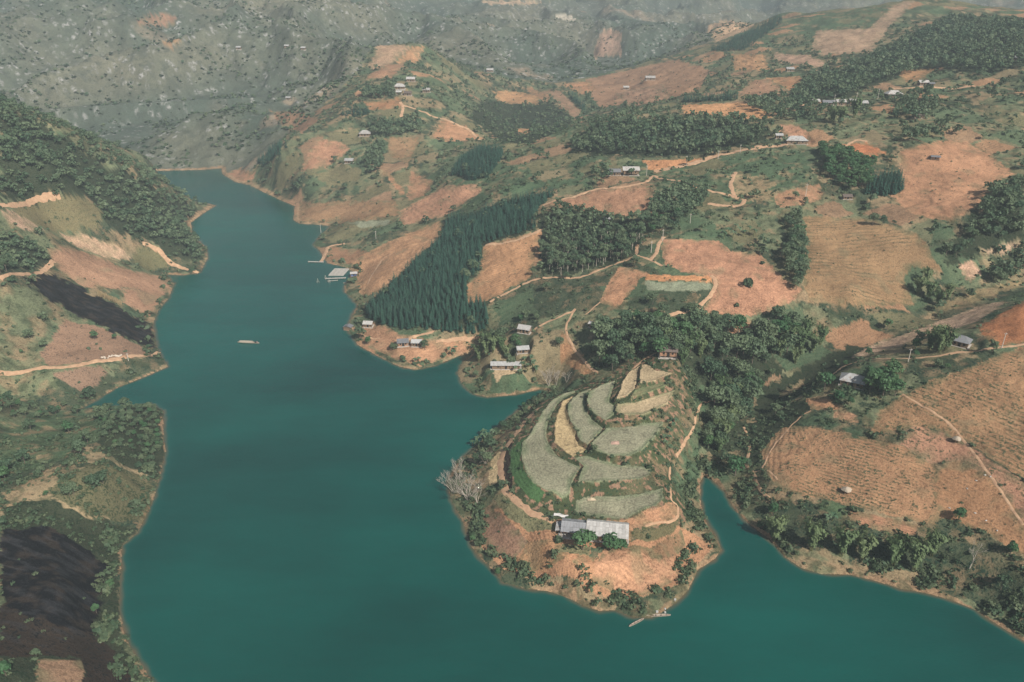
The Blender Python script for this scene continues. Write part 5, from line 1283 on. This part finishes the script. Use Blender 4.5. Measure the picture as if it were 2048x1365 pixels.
# ------------------------------------------------------------------ buildings
RM = {'white': ((.42, .405, .385), .6), 'sheet': ((.40, .40, .39), .55), 'grey': ((.17, .175, .185), .6), 'tile': ((.13, .10, .085), .8)}
def roof_mat(key):
    c, ro = RM[key]; m = NT('roof_' + key)
    tc = m.n('TexCoord').outputs['Object']; oi = m.n('ObjectInfo').outputs['Random']
    sx_ = m.n('SeparateXYZ'); m.l(tc, sx_.inputs[0])
    wv_ = m.math('SINE', m.math('MULTIPLY', sx_.outputs[0], 32.0))
    st = m.noise(tc, 0.9, 4, 0.65)
    k = m.math('ADD', m.math('MULTIPLY', st, 0.9), m.math('MULTIPLY', oi, 0.28)); k = m.math('MULTIPLY_ADD', k, 1.0, 0.42)
    cc = m.mix(1.0, c, (1, 1, 1), 'MULTIPLY'); m.l(k, cc.node.inputs[7])
    rust = m.mix(m.ramp(m.noise(tc, 0.5, 3, 0.7), 0.56, 0.72), cc, (.20, .115, .07)); rust.node.inputs[0].links[0]
    m.l(rust if key in ('sheet', 'white') else cc, m.b.inputs['Base Color']); m.b.inputs['Roughness'].default_value = ro
    m.bump(wv_, 0.5, 0.05)
    return m.m
ROOF = {k: roof_mat(k) for k in RM}
WALL = {'wood': simple_mat('plank_wall', (.21, .145, .095), .85, .3, 1.2, .3), 'brick': simple_mat('earth_wall', (.42, .23, .14), .9, .2, 1.0, .3)}
M_DARK = simple_mat('dark_opening', (.018, .016, .015), .9, .2)
M_POST = simple_mat('timber_post', (.30, .20, .13), .8, .25, 2)
M_STONE = simple_mat('concrete', (.42, .39, .35), .9, .2, 1.5)
M_WHITE = simple_mat('white_plastic', (.46, .45, .42), .5, .15, 2)
M_TARP = simple_mat('white_tarp', (.60, .58, .55), .6, .15, 2)
def box_vf(x0, x1, y0, y1, z0, z1):
    v = [(x, y, z) for z in (z0, z1) for y in (y0, y1) for x in (x0, x1)]
    return v, [(0, 2, 3, 1), (4, 5, 7, 6), (0, 1, 5, 4), (2, 6, 7, 3), (0, 4, 6, 2), (1, 3, 7, 5)]
def py_mesh(name, parts, mat):
    V, F = [], []
    for v, f in parts:
        n = len(V); V += list(v); F += [tuple(i + n for i in q) for q in f]
    me = bpy.data.meshes.new(name); me.from_pydata(V, [], F); me.materials.append(mat); me.update(); return me
def boxm(name, mat, *b): return py_mesh(name, [box_vf(*b)], mat)
def slab(corners, t):
    """thick sheet under four corners (counter-clockwise from above)"""
    c = [Vector(q) for q in corners]; n = (c[1] - c[0]).cross(c[3] - c[0]).normalized()
    lo = [q - n * t for q in c]
    return [tuple(q) for q in c + lo], [(0, 1, 2, 3), (7, 6, 5, 4), (0, 4, 5, 1), (1, 5, 6, 2), (2, 6, 7, 3), (3, 7, 4, 0)]
def tri_slab(a, b, c, t):
    q = [Vector(a), Vector(b), Vector(c)]; n = (q[1] - q[0]).cross(q[2] - q[0]).normalized(); lo = [x - n * t for x in q]
    return [tuple(x) for x in q + lo], [(0, 1, 2), (5, 4, 3), (0, 3, 4, 1), (1, 4, 5, 2), (2, 5, 3, 0)]
def house(kind, p, L, D, h, rot, rkey, wkey, label, opt):
    root = bpy.data.objects.new('farmhouse', None); COL.objects.link(root); root.location = p; root.rotation_euler = (0, 0, R(rot))
    ov = 0.75; hl, hd = L / 2, D / 2; pitch = 0.52 if kind == 'gable' else 0.62
    ri = h + (hd) * pitch                                   # ridge height
    z0 = 1.1 if opt == 'stilt' else 0.0
    h, ri = h + z0, ri + z0
    wl_, wd = hl - ov, hd - ov
    zt = ri - wd * pitch - 0.12
    link('plinth', boxm('plinth', M_STONE, -hl, hl, -hd, hd, -1.2, 0.14), root)
    parts = [box_vf(-wl_, wl_, -wd, wd, max(z0, .14), zt)]
    if kind == 'gable':
        for s in (-1, 1):
            g0 = [(s * wl_, -wd, zt), (s * wl_, wd, zt), (s * wl_, 0, ri - .14), (s * (wl_ - .15), -wd, zt), (s * (wl_ - .15), wd, zt), (s * (wl_ - .15), 0, ri - .14)]
            parts.append((g0, [(0, 1, 2), (5, 4, 3), (0, 3, 4, 1), (1, 4, 5, 2), (2, 5, 3, 0)]))
    link('wall', py_mesh('house_wall', parts, WALL[wkey]), root)
    e = ri - hd * pitch
    if kind == 'gable':
        r1 = py_mesh('roof', [slab([(-hl, -hd, e), (hl, -hd, e), (hl, 0, ri), (-hl, 0, ri)], .07), slab([(hl, hd, e), (-hl, hd, e), (-hl, 0, ri), (hl, 0, ri)], .07)], ROOF[rkey])
        rl = hl
    else:
        rl = max(hl - hd * .85, 0.6)
        r1 = py_mesh('roof', [slab([(-hl, -hd, e), (hl, -hd, e), (rl, 0, ri), (-rl, 0, ri)], .07), slab([(hl, hd, e), (-hl, hd, e), (-rl, 0, ri), (rl, 0, ri)], .07),
                              tri_slab((hl, -hd, e), (hl, hd, e), (rl, 0, ri), .07), tri_slab((-hl, hd, e), (-hl, -hd, e), (-rl, 0, ri), .07)], ROOF[rkey])
    ro = link('roof', r1, root)
    link('ridge_cap', py_mesh('ridge_cap', [slab([(-rl, -.22, ri - .08), (rl, -.22, ri - .08), (rl, 0, ri + .05), (-rl, 0, ri + .05)], .04), slab([(rl, .22, ri - .08), (-rl, .22, ri - .08), (-rl, 0, ri + .05), (rl, 0, ri + .05)], .04)], ROOF[rkey]), ro)
    d = link('door', boxm('door', M_DARK, -.55, .55, -wd - .05, -wd + .1, max(z0, .14), max(z0, .14) + 1.95), root)
    link('door_frame', py_mesh('door_frame', [box_vf(-.68, -.56, -wd - .08, -wd + .02, max(z0, .14), z0 + 2.15), box_vf(.56, .68, -wd - .08, -wd + .02, max(z0, .14), z0 + 2.15)], M_POST), d)
    for s in (-1, 1):
        if wl_ > 2.2:
            wn_ = link('window', boxm('window', M_DARK, s * wl_ * .55 - .45, s * wl_ * .55 + .45, -wd - .04, -wd + .1, z0 + 1.0, z0 + 1.85), root)
            link('sill', boxm('sill', M_POST, s * wl_ * .55 - .55, s * wl_ * .55 + .55, -wd - .10, -wd + .02, z0 + .9, z0 + .985), wn_)
        for t in (-.85, -.3, .3, .85):
            if s < 0: link('post', boxm('post', M_POST, t * hl - .08, t * hl + .08, -hd + .12, -hd + .28, -.1, e + .12), root)
    return tag(root, label, 'house', 'farmhouses with sheet, tile and white roofs')
for hdat, (p, L) in zip(HOUSES, HPOS):
    house(hdat[0], p, max(L, 4.5), min(hdat[4], max(L, 4.5) * .85), hdat[5], hdat[6], hdat[7], hdat[8], hdat[9], hdat[10])

# ---- the peninsula farmhouse: two long roofs of separate sheets, porch, lean-to
root = bpy.data.objects.new('farmhouse', None); COL.objects.link(root); root.location = (MH[0], MH[1], MH[2]); root.rotation_euler = (0, 0, R(-9))
tag(root, 'long farmhouse with dark and pale sheet roofs at the front of the peninsula', 'house', 'farmhouses with sheet, tile and white roofs')
link('plinth', boxm('plinth', M_STONE, -11.2, 13.4, -4.2, 4.4, -2.0, .16), root)
def sheet_roof(x0, x1, y0, y1, ridge_y, ze, zr, zb, cols, key, rf, rb):
    rfo = link('roof', py_mesh('ridge_cap', [slab([(x0, ridge_y - .2, zr - .04), (x1, ridge_y - .2, zr - .04), (x1, ridge_y, zr + .09), (x0, ridge_y, zr + .09)], .03), slab([(x1, ridge_y + .2, zr - .04), (x0, ridge_y + .2, zr - .04), (x0, ridge_y, zr + .09), (x1, ridge_y, zr + .09)], .03)], ROOF[key]), root)
    w = (x1 - x0) / cols
    for (ya, yb, za, zb_, rows) in ((y0, ridge_y, ze, zr, rf), (y1, ridge_y, zb, zr, rb)):
        for c in range(cols):
            for r_ in range(rows):
                t0, t1 = r_ / rows, (r_ + 1) / rows
                j = rng.uniform(-.012, .012); lf = 0.022 * r_ + 0.010 * (c % 2)
                a, b = x0 + c * w + .02, x0 + (c + 1) * w - .02
                A = (a, ya + (yb - ya) * t0 + .02, za + (zb_ - za) * t0 + lf + j); B = (b, A[1], A[2] + rng.uniform(-.01, .01))
                C = (b, ya + (yb - ya) * t1 - .02, za + (zb_ - za) * t1 + lf); D_ = (a, C[1], C[2])
                q = [A, B, C, D_] if ya < yb else [B, A, D_, C]
                link('roof_sheet', py_mesh('roof_sheet', [slab(q, .02)], ROOF[key]), rfo)
RM['pale'] = ((.47, .455, .43), .6); ROOF['pale'] = roof_mat('pale')
RM['slate'] = ((.27, .275, .285), .6); ROOF['slate'] = roof_mat('slate')
sheet_roof(-1.6, 13.2, -4.4, 4.3, 1.3, 2.75, 4.5, 3.0, 13, 'pale', 3, 2)
sheet_roof(-10.4, -1.8, -3.6, 4.0, 0.4, 2.5, 4.05, 2.5, 8, 'slate', 2, 2)
link('wall', py_mesh('house_wall', [box_vf(-1.0, 12.6, -3.4, 3.6, .16, 2.6), box_vf(-9.8, -2.2, -1.2, 3.4, .16, 2.4)], WALL['brick']), root)
for x in (0.8, 4.6, 8.6, 11.4):
    d = link('door', boxm('door', M_DARK, x - .5, x + .5, -3.46, -3.3, .16, 2.1), root); link('door_frame', py_mesh('door_frame', [box_vf(x - .62, x - .51, -3.49, -3.38, .16, 2.2), box_vf(x + .51, x + .62, -3.49, -3.38, .16, 2.2)], M_POST), d)
for x in (2.7, 6.6, 10.1):
    link('window', boxm('window', M_DARK, x - .45, x + .45, -3.45, -3.3, 1.0, 1.9), root)
for x in (-8.0, -5.2):
    link('door', boxm('door', M_DARK, x - .7, x + .7, -1.27, -1.1, .16, 2.1), root)
for x in (-10.2, -8.1, -6.0, -3.9, -1.9):
    link('post', boxm('post', M_POST, x - .09, x + .09, -3.4, -3.22, -.6, 2.5), root)
for x in (-.4, 3, 6.4, 9.8, 12.9):
    link('post', boxm('post', M_POST, x - .09, x + .09, -4.1, -3.92, -.6, 2.75), root)
ln_ = link('lean_to_roof', py_mesh('lean_to_roof', [slab([(-12.4, -2.6, 1.9), (-10.6, -2.6, 2.25), (-10.6, 2.4, 2.3), (-12.4, 2.4, 1.95)], .05)], ROOF['white']), root)
for y in (-2.4, 2.2): link('lean_to_post', boxm('lean_to_post', M_POST, -12.3, -12.14, y - .08, y + .08, -.6, 1.9), root)
def thing_mesh(name, me, px, py, label, cat, rot=0, group=None, dz=0.0):
    p = on_ground(px, py); o = link(name, me); o.location = (p[0], p[1], p[2] + dz); o.rotation_euler = (0, 0, R(rot)); return tag(o, label, cat, group)
tp = bpy.data.meshes.new('tarp'); bm = bmesh.new(); bmesh.ops.create_grid(bm, x_segments=12, y_segments=5, size=1)
for v in bm.verts: v.co = Vector((v.co.x * 2.6, v.co.y * .8, .75 + .16 * math.sin(v.co.x * 5) * math.cos(v.co.y * 3) - .3 * abs(v.co.y)))
bm.to_mesh(tp); bm.free(); tp.materials.append(M_TARP)
tob = thing_mesh('tarp', tp, 1122, 1033, 'crumpled white tarpaulin over a stack behind the farmhouse lean-to', 'tarp', -18); tob.modifiers.new('thick', 'SOLIDIFY').thickness = .04
thing_mesh('wash_slab', boxm('wash_slab', simple_mat('wet_concrete', (.12, .15, .15), .5, .2), -1.0, 1.0, -.8, .8, -.2, .12), 1102, 1034, 'small dark wash slab in the yard left of the farmhouse', 'slab', 10)

# ------------------------------------------------------------------ boats
M_BOAT = simple_mat('boat_timber', (.33, .27, .215), .75, .3, 1.5, .2)
M_BOATIN = simple_mat('boat_inside', (.20, .155, .12), .8, .3, 2)
def hull_mesh(L, B, H, mat, n=18):
    V, F = [], []
    for i in range(n + 1):
        t = i / n; s = 2 * t - 1
        b = B / 2 * max(.10, (1 - abs(s) ** 3.0)); rise = .22 * H * abs(s) ** 3
        x = s * L / 2
        for y, z in ((-b, H + rise), (-b * .82, .10), (-b * .55, -.18 + rise * .6), (b * .55, -.18 + rise * .6), (b * .82, .10), (b, H + rise), (b - .07, H + rise), (b * .55 - .05, .02 + rise * .6), (-b * .55 + .05, .02 + rise * .6), (-b + .07, H + rise)):
            V.append((x, y, z))
    k = 10
    for i in range(n):
        for j in range(k):
            a, b_ = i * k + j, i * k + (j + 1) % k
            F.append((a, b_, b_ + k, a + k))
    F.append(tuple(range(k))[::-1]); F.append(tuple(n * k + j for j in range(k)))
    return py_mesh('hull', [(V, F)], mat)
def boat(px, py, L, B, rot, label, canopy=False, cat='boat', H=.42):
    root = bpy.data.objects.new('wooden_boat', None); COL.objects.link(root)
    x, y = at_z(px, py, 0.1); root.location = (float(x), float(y), 0.05); root.rotation_euler = (0, 0, R(rot))
    tag(root, label, cat, 'wooden boats on the lake')
    link('hull', hull_mesh(L, B, H, M_BOAT), root)
    for t in ((-.32, -.1, .12, .33) if not canopy else (.28, .36, .43)):
        link('thwart', boxm('thwart', M_BOATIN, t * L - .14, t * L + .14, -B * .44, B * .44, H - .12, H - .06), root)
    if canopy:
        V, F = [], []
        for i in range(13):
            t = i / 12; xx = -L * .40 + t * L * .60; hgt = .85 + .10 * math.sin(t * 3.1)
            for a in range(9):
                an = math.pi * a / 8; V.append((xx, -math.cos(an) * B * .46, H + math.sin(an) * hgt))
        for i in range(12):
            for a in range(8): F.append((i * 9 + a, i * 9 + a + 9, i * 9 + a + 10, i * 9 + a + 1))
        co = link('canopy', py_mesh('canopy', [(V, F)], simple_mat('canopy_mat', (.34, .29, .225), .8, .2, 1.5)), root); co.modifiers.new('thick', 'SOLIDIFY').thickness = .05
        for t in (-.4, -.25, -.1, .05, .2):
            link('hoop', py_mesh('hoop', [slab([(t * L - .05, -B * .3, H + .80), (t * L + .05, -B * .3, H + .80), (t * L + .05, B * .3, H + .80), (t * L - .05, B * .3, H + .80)], .04)], M_BOATIN), co)
        link('engine_box', boxm('engine_box', M_DARK, L * .30, L * .36, -.35, .35, H - .05, H + .45), root)
    return root
lb = boat(497, 686, 12.6, 1.9, -5, 'long covered wooden boat alone in the middle of the lake', True)
boat(1273, 1246, 6.2, .75, 32, 'narrow wooden boat moored slantwise at the peninsula tip')
boat(1317, 1232, 8.0, .95, 3, 'longer wooden boat moored along the peninsula tip')
boat(694, 567, 5.2, 1.0, 0, 'small boat moored beside the fish farm raft')
# the boatman: one continuous skin over joints
def person(root_loc, rot, label):
    J = {'pel': (0, 0, .25), 'che': (.04, 0, .68), 'nek': (.06, 0, .82), 'hed': (.08, 0, .98), 'shl': (.05, .19, .76), 'shr': (.05, -.19, .76), 'ell': (.16, .25, .52), 'elr': (.16, -.25, .52), 'hal': (.38, .16, .46), 'har': (.38, -.16, .46),
         'hil': (0, .1, .22), 'hir': (0, -.1, .22), 'knl': (.42, .14, .26), 'knr': (.42, -.14, .26), 'fol': (.44, .14, -.15), 'for': (.44, -.14, -.15), 'tol': (.6, .14, -.17), 'tor': (.6, -.14, -.17)}
    Rr = {'pel': .15, 'che': .16, 'nek': .06, 'hed': .115, 'shl': .075, 'shr': .075, 'ell': .05, 'elr': .05, 'hal': .04, 'har': .04, 'hil': .10, 'hir': .10, 'knl': .07, 'knr': .07, 'fol': .05, 'for': .05, 'tol': .04, 'tor': .04}
    E = [('pel', 'che'), ('che', 'nek'), ('nek', 'hed'), ('che', 'shl'), ('che', 'shr'), ('shl', 'ell'), ('shr', 'elr'), ('ell', 'hal'), ('elr', 'har'), ('pel', 'hil'), ('pel', 'hir'), ('hil', 'knl'), ('hir', 'knr'), ('knl', 'fol'), ('knr', 'for'), ('fol', 'tol'), ('for', 'tor')]
    ks = list(J); me = bpy.data.meshes.new('person'); me.from_pydata([J[k] for k in ks], [(ks.index(a), ks.index(b)) for a, b in E], [])
    o = link('person', me); m = o.modifiers.new('skin', 'SKIN'); m.use_smooth_shade = True; o.modifiers.new('sub', 'SUBSURF').levels = 1
    for i, k in enumerate(ks): me.skin_vertices[0].data[i].radius = (Rr[k], Rr[k]); me.skin_vertices[0].data[i].use_root = (k == 'pel')
    mm = NT('boatman'); tcz = mm.n('SeparateXYZ'); mm.l(mm.n('TexCoord').outputs['Object'], tcz.inputs[0])
    shirt = mm.mix(mm.math('GREATER_THAN', tcz.outputs[2], .30), (.05, .055, .07), (.62, .36, .34)); skin = mm.mix(mm.math('GREATER_THAN', tcz.outputs[2], .84), shirt, (.34, .20, .13)); hair = mm.mix(mm.math('GREATER_THAN', tcz.outputs[2], 1.02), skin, (.015, .012, .01))
    mm.l(hair, mm.b.inputs['Base Color']); mm.b.inputs['Roughness'].default_value = .8; me.materials.append(mm.m)
    o.location = root_loc; o.rotation_euler = (0, 0, rot); return tag(o, label, 'person')
bl, br = lb.location, lb.rotation_euler[2]
person((bl.x + math.cos(br) * 5.2, bl.y + math.sin(br) * 5.2, bl.z + .36), br + math.pi, 'person in a pinkish shirt sitting at the end of the covered boat')
for k, (x, y, s, lab) in enumerate([(1314, 1225, .7, 'square pale float box between the shore and the longer moored boat'), (1330, 1226, .55, 'white float box behind the right end of the longer moored boat'), (1330, 1219, .5, 'small pale box on the shore behind the white float box'), (1350, 1201, .7, 'pale boulder-like box at the right end of the peninsula beach')]):
    thing_mesh('float_box', py_mesh('float_box', [box_vf(-s * .5, s * .5, -s * .4, s * .4, -.15, s * .5), box_vf(-s * .55, s * .55, -s * .45, s * .45, s * .5 + .003, s * .5 + .09)], M_WHITE), x, y, lab, 'box', 20 * k, 'boxes at the peninsula landing', .05)
# ------------------------------------------------------------------ fish farm, jetty, net frames
A_, B_, C_, D_ = [Vector((*map(float, at_z(x, y, .3)), .3)) for x, y in ((670, 538), (697.5, 538.5), (686, 551), (658, 551))]
root = bpy.data.objects.new('fish_farm_raft', None); COL.objects.link(root); root.location = D_
tag(root, 'floating fish farm raft of parallel timber walkways in the cove', 'raft')
def beam(a, b, w, name, mat, parent, z0=-.2, z1=.25):
    a, b = Vector(a), Vector(b); d = (b - a); d.z = 0; L = d.length; d.normalize(); n = Vector((-d.y, d.x, 0)) * w / 2
    v = [a + n, b + n, b - n, a - n]; v = [(q.x, q.y, a.z + z0) for q in v] + [(q.x, q.y, a.z + z1) for q in v]
    off = parent.location if parent else Vector((0, 0, 0))
    v = [tuple(Vector(q) - off) for q in v]
    return link(name, py_mesh(name, [(v, [(0, 1, 2, 3), (7, 6, 5, 4), (0, 4, 5, 1), (1, 5, 6, 2), (2, 6, 7, 3), (3, 7, 4, 0)])], mat), parent)
for i in range(7):
    t = i / 6; beam(A_.lerp(D_, t), B_.lerp(C_, t), .9, 'walkway', M_STONE, root)
for t in (0.0, .34, .67, 1.0):
    a, b = A_.lerp(B_, t), D_.lerp(C_, t); a.z = b.z = .32; beam(a, b, .7, 'crossbeam', M_STONE, root)
for i in range(7):
    for s in (.02, .98):
        q = A_.lerp(D_, i / 6).lerp(B_.lerp(C_, i / 6), s); link('float', py_mesh('float', [box_vf(q.x - D_.x - .5, q.x - D_.x + .5, q.y - D_.y - .4, q.y - D_.y + .4, -.55, -.11)], M_WHITE), root)
def pier(p0, p1, w, label, z=.45):
    a, b = [Vector((*map(float, at_z(x, y, z)), z)) for x, y in (p0, p1)]
    root = bpy.data.objects.new('jetty', None); COL.objects.link(root); root.location = a; tag(root, label, 'jetty')
    n = max(4, int((b - a).length / .8))
    for i in range(n):
        q0, q1 = a.lerp(b, i / n), a.lerp(b, (i + .9) / n); beam(q0, q1, w * rng.uniform(.9, 1.05), 'plank', M_STONE, root, -.05, .05)
    for t in (.05, .5, .95):
        q = a.lerp(b, t) - a
        for s in (-1, 1): link('pile', boxm('pile', M_POST, q.x - .1, q.x + .1, q.y + s * w * .55 - .1, q.y + s * w * .55 + .1, -2, .3), root)
pier((616, 523.5), (648, 524.5), 1.6, 'straight plank jetty below the brown plot')
pier((650, 557.5), (692, 556), 1.8, 'plank gangway beside the fish farm raft')
pier((655, 562.5), (676, 561), 1.0, 'short floating walkway in front of the gangway', .3)
for (x, y, lab, s) in ((636, 566, 'larger lift net frame of crossed poles in the water', 3.2), (659, 566, 'smaller lift net frame of crossed poles in the water', 2.6), (651, 557, 'pole frame at the outer end of the gangway', 2.4)):
    gx, gy = map(float, at_z(x, y, 0)); segs = [((-s * .35, 0, -1), (0, 0, s), .07, .05), ((s * .35, 0, -1), (0, 0, s), .07, .05), ((0, -s * .3, -1), (0, 0, s), .07, .05), ((-s * .25, 0, s * .3), (s * .25, 0, s * .3), .05, .05)]
    o = link('net_frame', mesh_np('net_frame', *tubes(segs), M_PALEBARK)); o.location = (gx, gy, 0); tag(o, lab, 'net frame', 'lift net frames at the fish farm')
def hut(px, py, w, d, h, label, roofk, wallm, rot=0, z=None):
    p = on_ground(px, py); root = bpy.data.objects.new('hut', None); COL.objects.link(root); root.location = (p[0], p[1], p[2] if z is None else z); root.rotation_euler = (0, 0, R(rot)); tag(root, label, 'hut')
    link('floor', boxm('floor', M_POST, -w * .55, w * .55, -d * .55, d * .55, -.05, .12), root)
    link('wall', boxm('wall', wallm, -w * .45, w * .45, -d * .4, d * .45, .12, h), root)
    link('roof', py_mesh('roof', [slab([(-w * .6, -d * .65, h - .1), (w * .6, -d * .65, h - .1), (w * .6, 0, h + .7), (-w * .6, 0, h + .7)], .06), slab([(w * .6, d * .65, h - .1), (-w * .6, d * .65, h - .1), (-w * .6, 0, h + .7), (w * .6, 0, h + .7)], .06)], ROOF[roofk]), root)
    link('door', boxm('door', M_DARK, -.4, .4, -d * .4 - .04, -d * .4 + .1, .12, h * .8), root)
    for sx_ in (-1, 1):
        for sy_ in (-1, 1): link('pile', boxm('pile', M_POST, sx_ * w * .5 - .1, sx_ * w * .5 + .1, sy_ * d * .5 - .1, sy_ * d * .5 + .1, -1.8, h - .1), root)
M_BLUE = simple_mat('blue_sheet', (.10, .16, .34), .6, .2)
hut(708, 552, 4.2, 3.6, 2.3, 'blue-walled hut with a pale roof at the fish farm', 'white', M_BLUE, 10)
hut(697, 659, 3.4, 4.2, 2.2, 'small floating cabin at the point of the sandy headland', 'grey', WALL['wood'], 75, .15)
hut(1870, 318, 5.0, 4.0, 1.6, 'dark field shelter on the scrubby orange hillside', 'grey', WALL['brick'], -20)
# ------------------------------------------------------------------ poles, straw shelters, sacks, stones
def pole(px, py, h, label):
    p = on_ground(px, py); root = bpy.data.objects.new('utility_pole', None); COL.objects.link(root); root.location = p; tag(root, label, 'pole', 'concrete utility poles')
    link('shaft', mesh_np('pole_shaft', *tubes([((0, 0, -1), (0, 0, h), .19, .12)], 8), M_STONE2), root)
    link('crossarm', boxm('crossarm', M_STONE2, -.7, .7, -.06, .06, h - .7, h - .58), root)
    for x in (-.6, 0.3, .6): link('insulator', boxm('insulator', M_WHITE, x - .05, x + .05, -.05, .05, h - .577, h - .40), root)
M_STONE2 = simple_mat('pole_concrete', (.56, .50, .44), .8, .12, 1)
for x, y, h, lab in [(1816, 724, 6.5, 'concrete pole beside the ridge path near the pale-roofed farmhouse'), (2003, 697, 7.5, 'concrete pole beside the ridge path near the right edge'), (1293, 352, 7.5, 'pole at the right end of the long farmhouse'), (1372, 334, 8, 'pole beside the contour road'), (1436, 318, 6, 'second pole along the contour road'), (1480, 306, 6, 'third pole along the contour road'),
                    (1667, 212, 9, 'pole in front of the hillside row of houses'), (1711, 208, 9, 'pole behind the right end of the hillside row'), (1755, 200, 9, 'pole between the hillside row and the white hip-roofed house'), (1985, 122, 10, 'pole left of the high hip-roofed house'), (1302, 506, 7, 'pole by the track to the large orange field'), (1611, 393, 8, 'pole beside the tan patch'),
                    (1380, 447, 6, 'pole at the edge of the central grove'), (1325, 482, 7, 'pole at the top of the pale track'), (642, 466, 7, 'pole on the point of the lake bend'), (752, 478, 6, 'pole on the slope above the lake bend'), (257, 722, 4.5, 'short white pole below the left bank road')]:
    pole(x, y, h, lab)
M_THATCH = simple_mat('thatch', (.40, .33, .25), .95, .3, 3, .6)
def straw(px, py, r_, h, label):
    p = on_ground(px, py); root = bpy.data.objects.new('straw_shelter', None); COL.objects.link(root); root.location = p; tag(root, label, 'shelter', 'straw shelters in the right fields')
    V, F = [], []
    n = 14
    for ring, (q, z) in enumerate(((1.0, .55 * h), (.72, .78 * h), (.36, .95 * h), (.05, h * 1.05))):
        for k in range(n):
            a = 6.283 * k / n; w = q * r_ * (1 + .13 * math.sin(3 * a + ring) + rng.uniform(-.06, .06)); V.append((w * math.cos(a), w * math.sin(a) * .85, z + rng.uniform(-.06, .06)))
    for i in range(3):
        for k in range(n): F.append((i * n + k, i * n + (k + 1) % n, (i + 1) * n + (k + 1) % n, (i + 1) * n + k))
    F.append(tuple(3 * n + k for k in range(n)))
    ro = link('roof', py_mesh('straw_roof', [(V, F)], M_THATCH), root); ro.modifiers.new('thick', 'SOLIDIFY').thickness = .12
    for k in range(4): link('post', boxm('post', M_POST, *(lambda a: (math.cos(a) * r_ * .65 - .06, math.cos(a) * r_ * .65 + .06, math.sin(a) * r_ * .55 - .06, math.sin(a) * r_ * .55 + .06))(.8 + k * 1.57), -.4, h * .72), root)
    link('straw_pile', mesh_np('straw_pile', shrub_pts(90, 60, .5) * np.array((r_ * .7, r_ * .6, h * .5)), np.arange(240).reshape(-1, 4), M_REED, False), root)
straw(1692, 986, 2.0, 2.6, 'straw shelter in the middle of the large crop field')
straw(1912, 884, 1.7, 2.4, 'straw shelter beside the diagonal footpath')
ico = bpy.data.meshes.new('sack'); bm = bmesh.new(); bmesh.ops.create_icosphere(bm, subdivisions=2, radius=1)
for v in bm.verts: v.co = Vector((v.co.x * .62, v.co.y * .34, max(v.co.z * .26, -.18) + .16)) * (1 + .10 * math.sin(v.co.x * 7 + v.co.y * 5))
bm.to_mesh(ico); bm.free(); ico.materials.append(M_WHITE)
for k, (x, y) in enumerate([(1970, 951), (1981, 954), (1934, 978), (1899, 1017), (1950, 1027), (1972, 1042), (1994, 1062), (2027, 1083), (1952, 962)]):
    o = thing_mesh('sack', ico, x, y, 'filled white sack lying on the bare speckled plot', 'sack', 40 * k, 'white sacks on the speckled plot')
    o.scale = (.75, .75, .75)
stn = bpy.data.meshes.new('stone'); bm = bmesh.new(); bmesh.ops.create_icosphere(bm, subdivisions=1, radius=1)
for v in bm.verts: v.co = Vector((v.co.x * .55, v.co.y * .45, v.co.z * .36 + .2)) * (1 + .22 * math.sin(v.co.x * 5 + 2 * v.co.z + 3 * v.co.y))
bm.to_mesh(stn); bm.free(); stn.materials.append(simple_mat('pale_stone', (.52, .45, .37), .9, .2, 2))
for k in range(16):
    t = k / 15; o = thing_mesh('stone', stn, 204 + 40 * t + rng.uniform(-2, 2), 718 - 6 * t + rng.uniform(-3, 1), 'pale stone lying beside the left bank road', 'stone', 33 * k, 'pale stones beside the left bank road'); o.scale = [rng.uniform(.8, 1.6)] * 3
for k, (x, y, s, lab) in enumerate([(1230, 886, 1.3, 'small pinkish ash heap in the wide rice terrace'), (1183, 998, 1.2, 'pale straw heap in the lowest rice terrace')]):
    hp = bpy.data.meshes.new('heap'); bm = bmesh.new(); bmesh.ops.create_grid(bm, x_segments=14, y_segments=14, size=1)
    for v in bm.verts:
        d = min(1, v.co.length); v.co = Vector((v.co.x * s * 1.3, v.co.y * s, (.5 * (1 - d) ** 1.2) + .07 * math.sin(9 * v.co.x + 3 * k) * (1 - d) - .05))
    bm.to_mesh(hp); bm.free(); hp.materials.append(simple_mat('heap_mat', (.46, .30, .23) if k == 0 else (.50, .40, .27), .95, .25, 2)); thing_mesh('heap', hp, x, y, lab, 'heap', 0, None, .05)
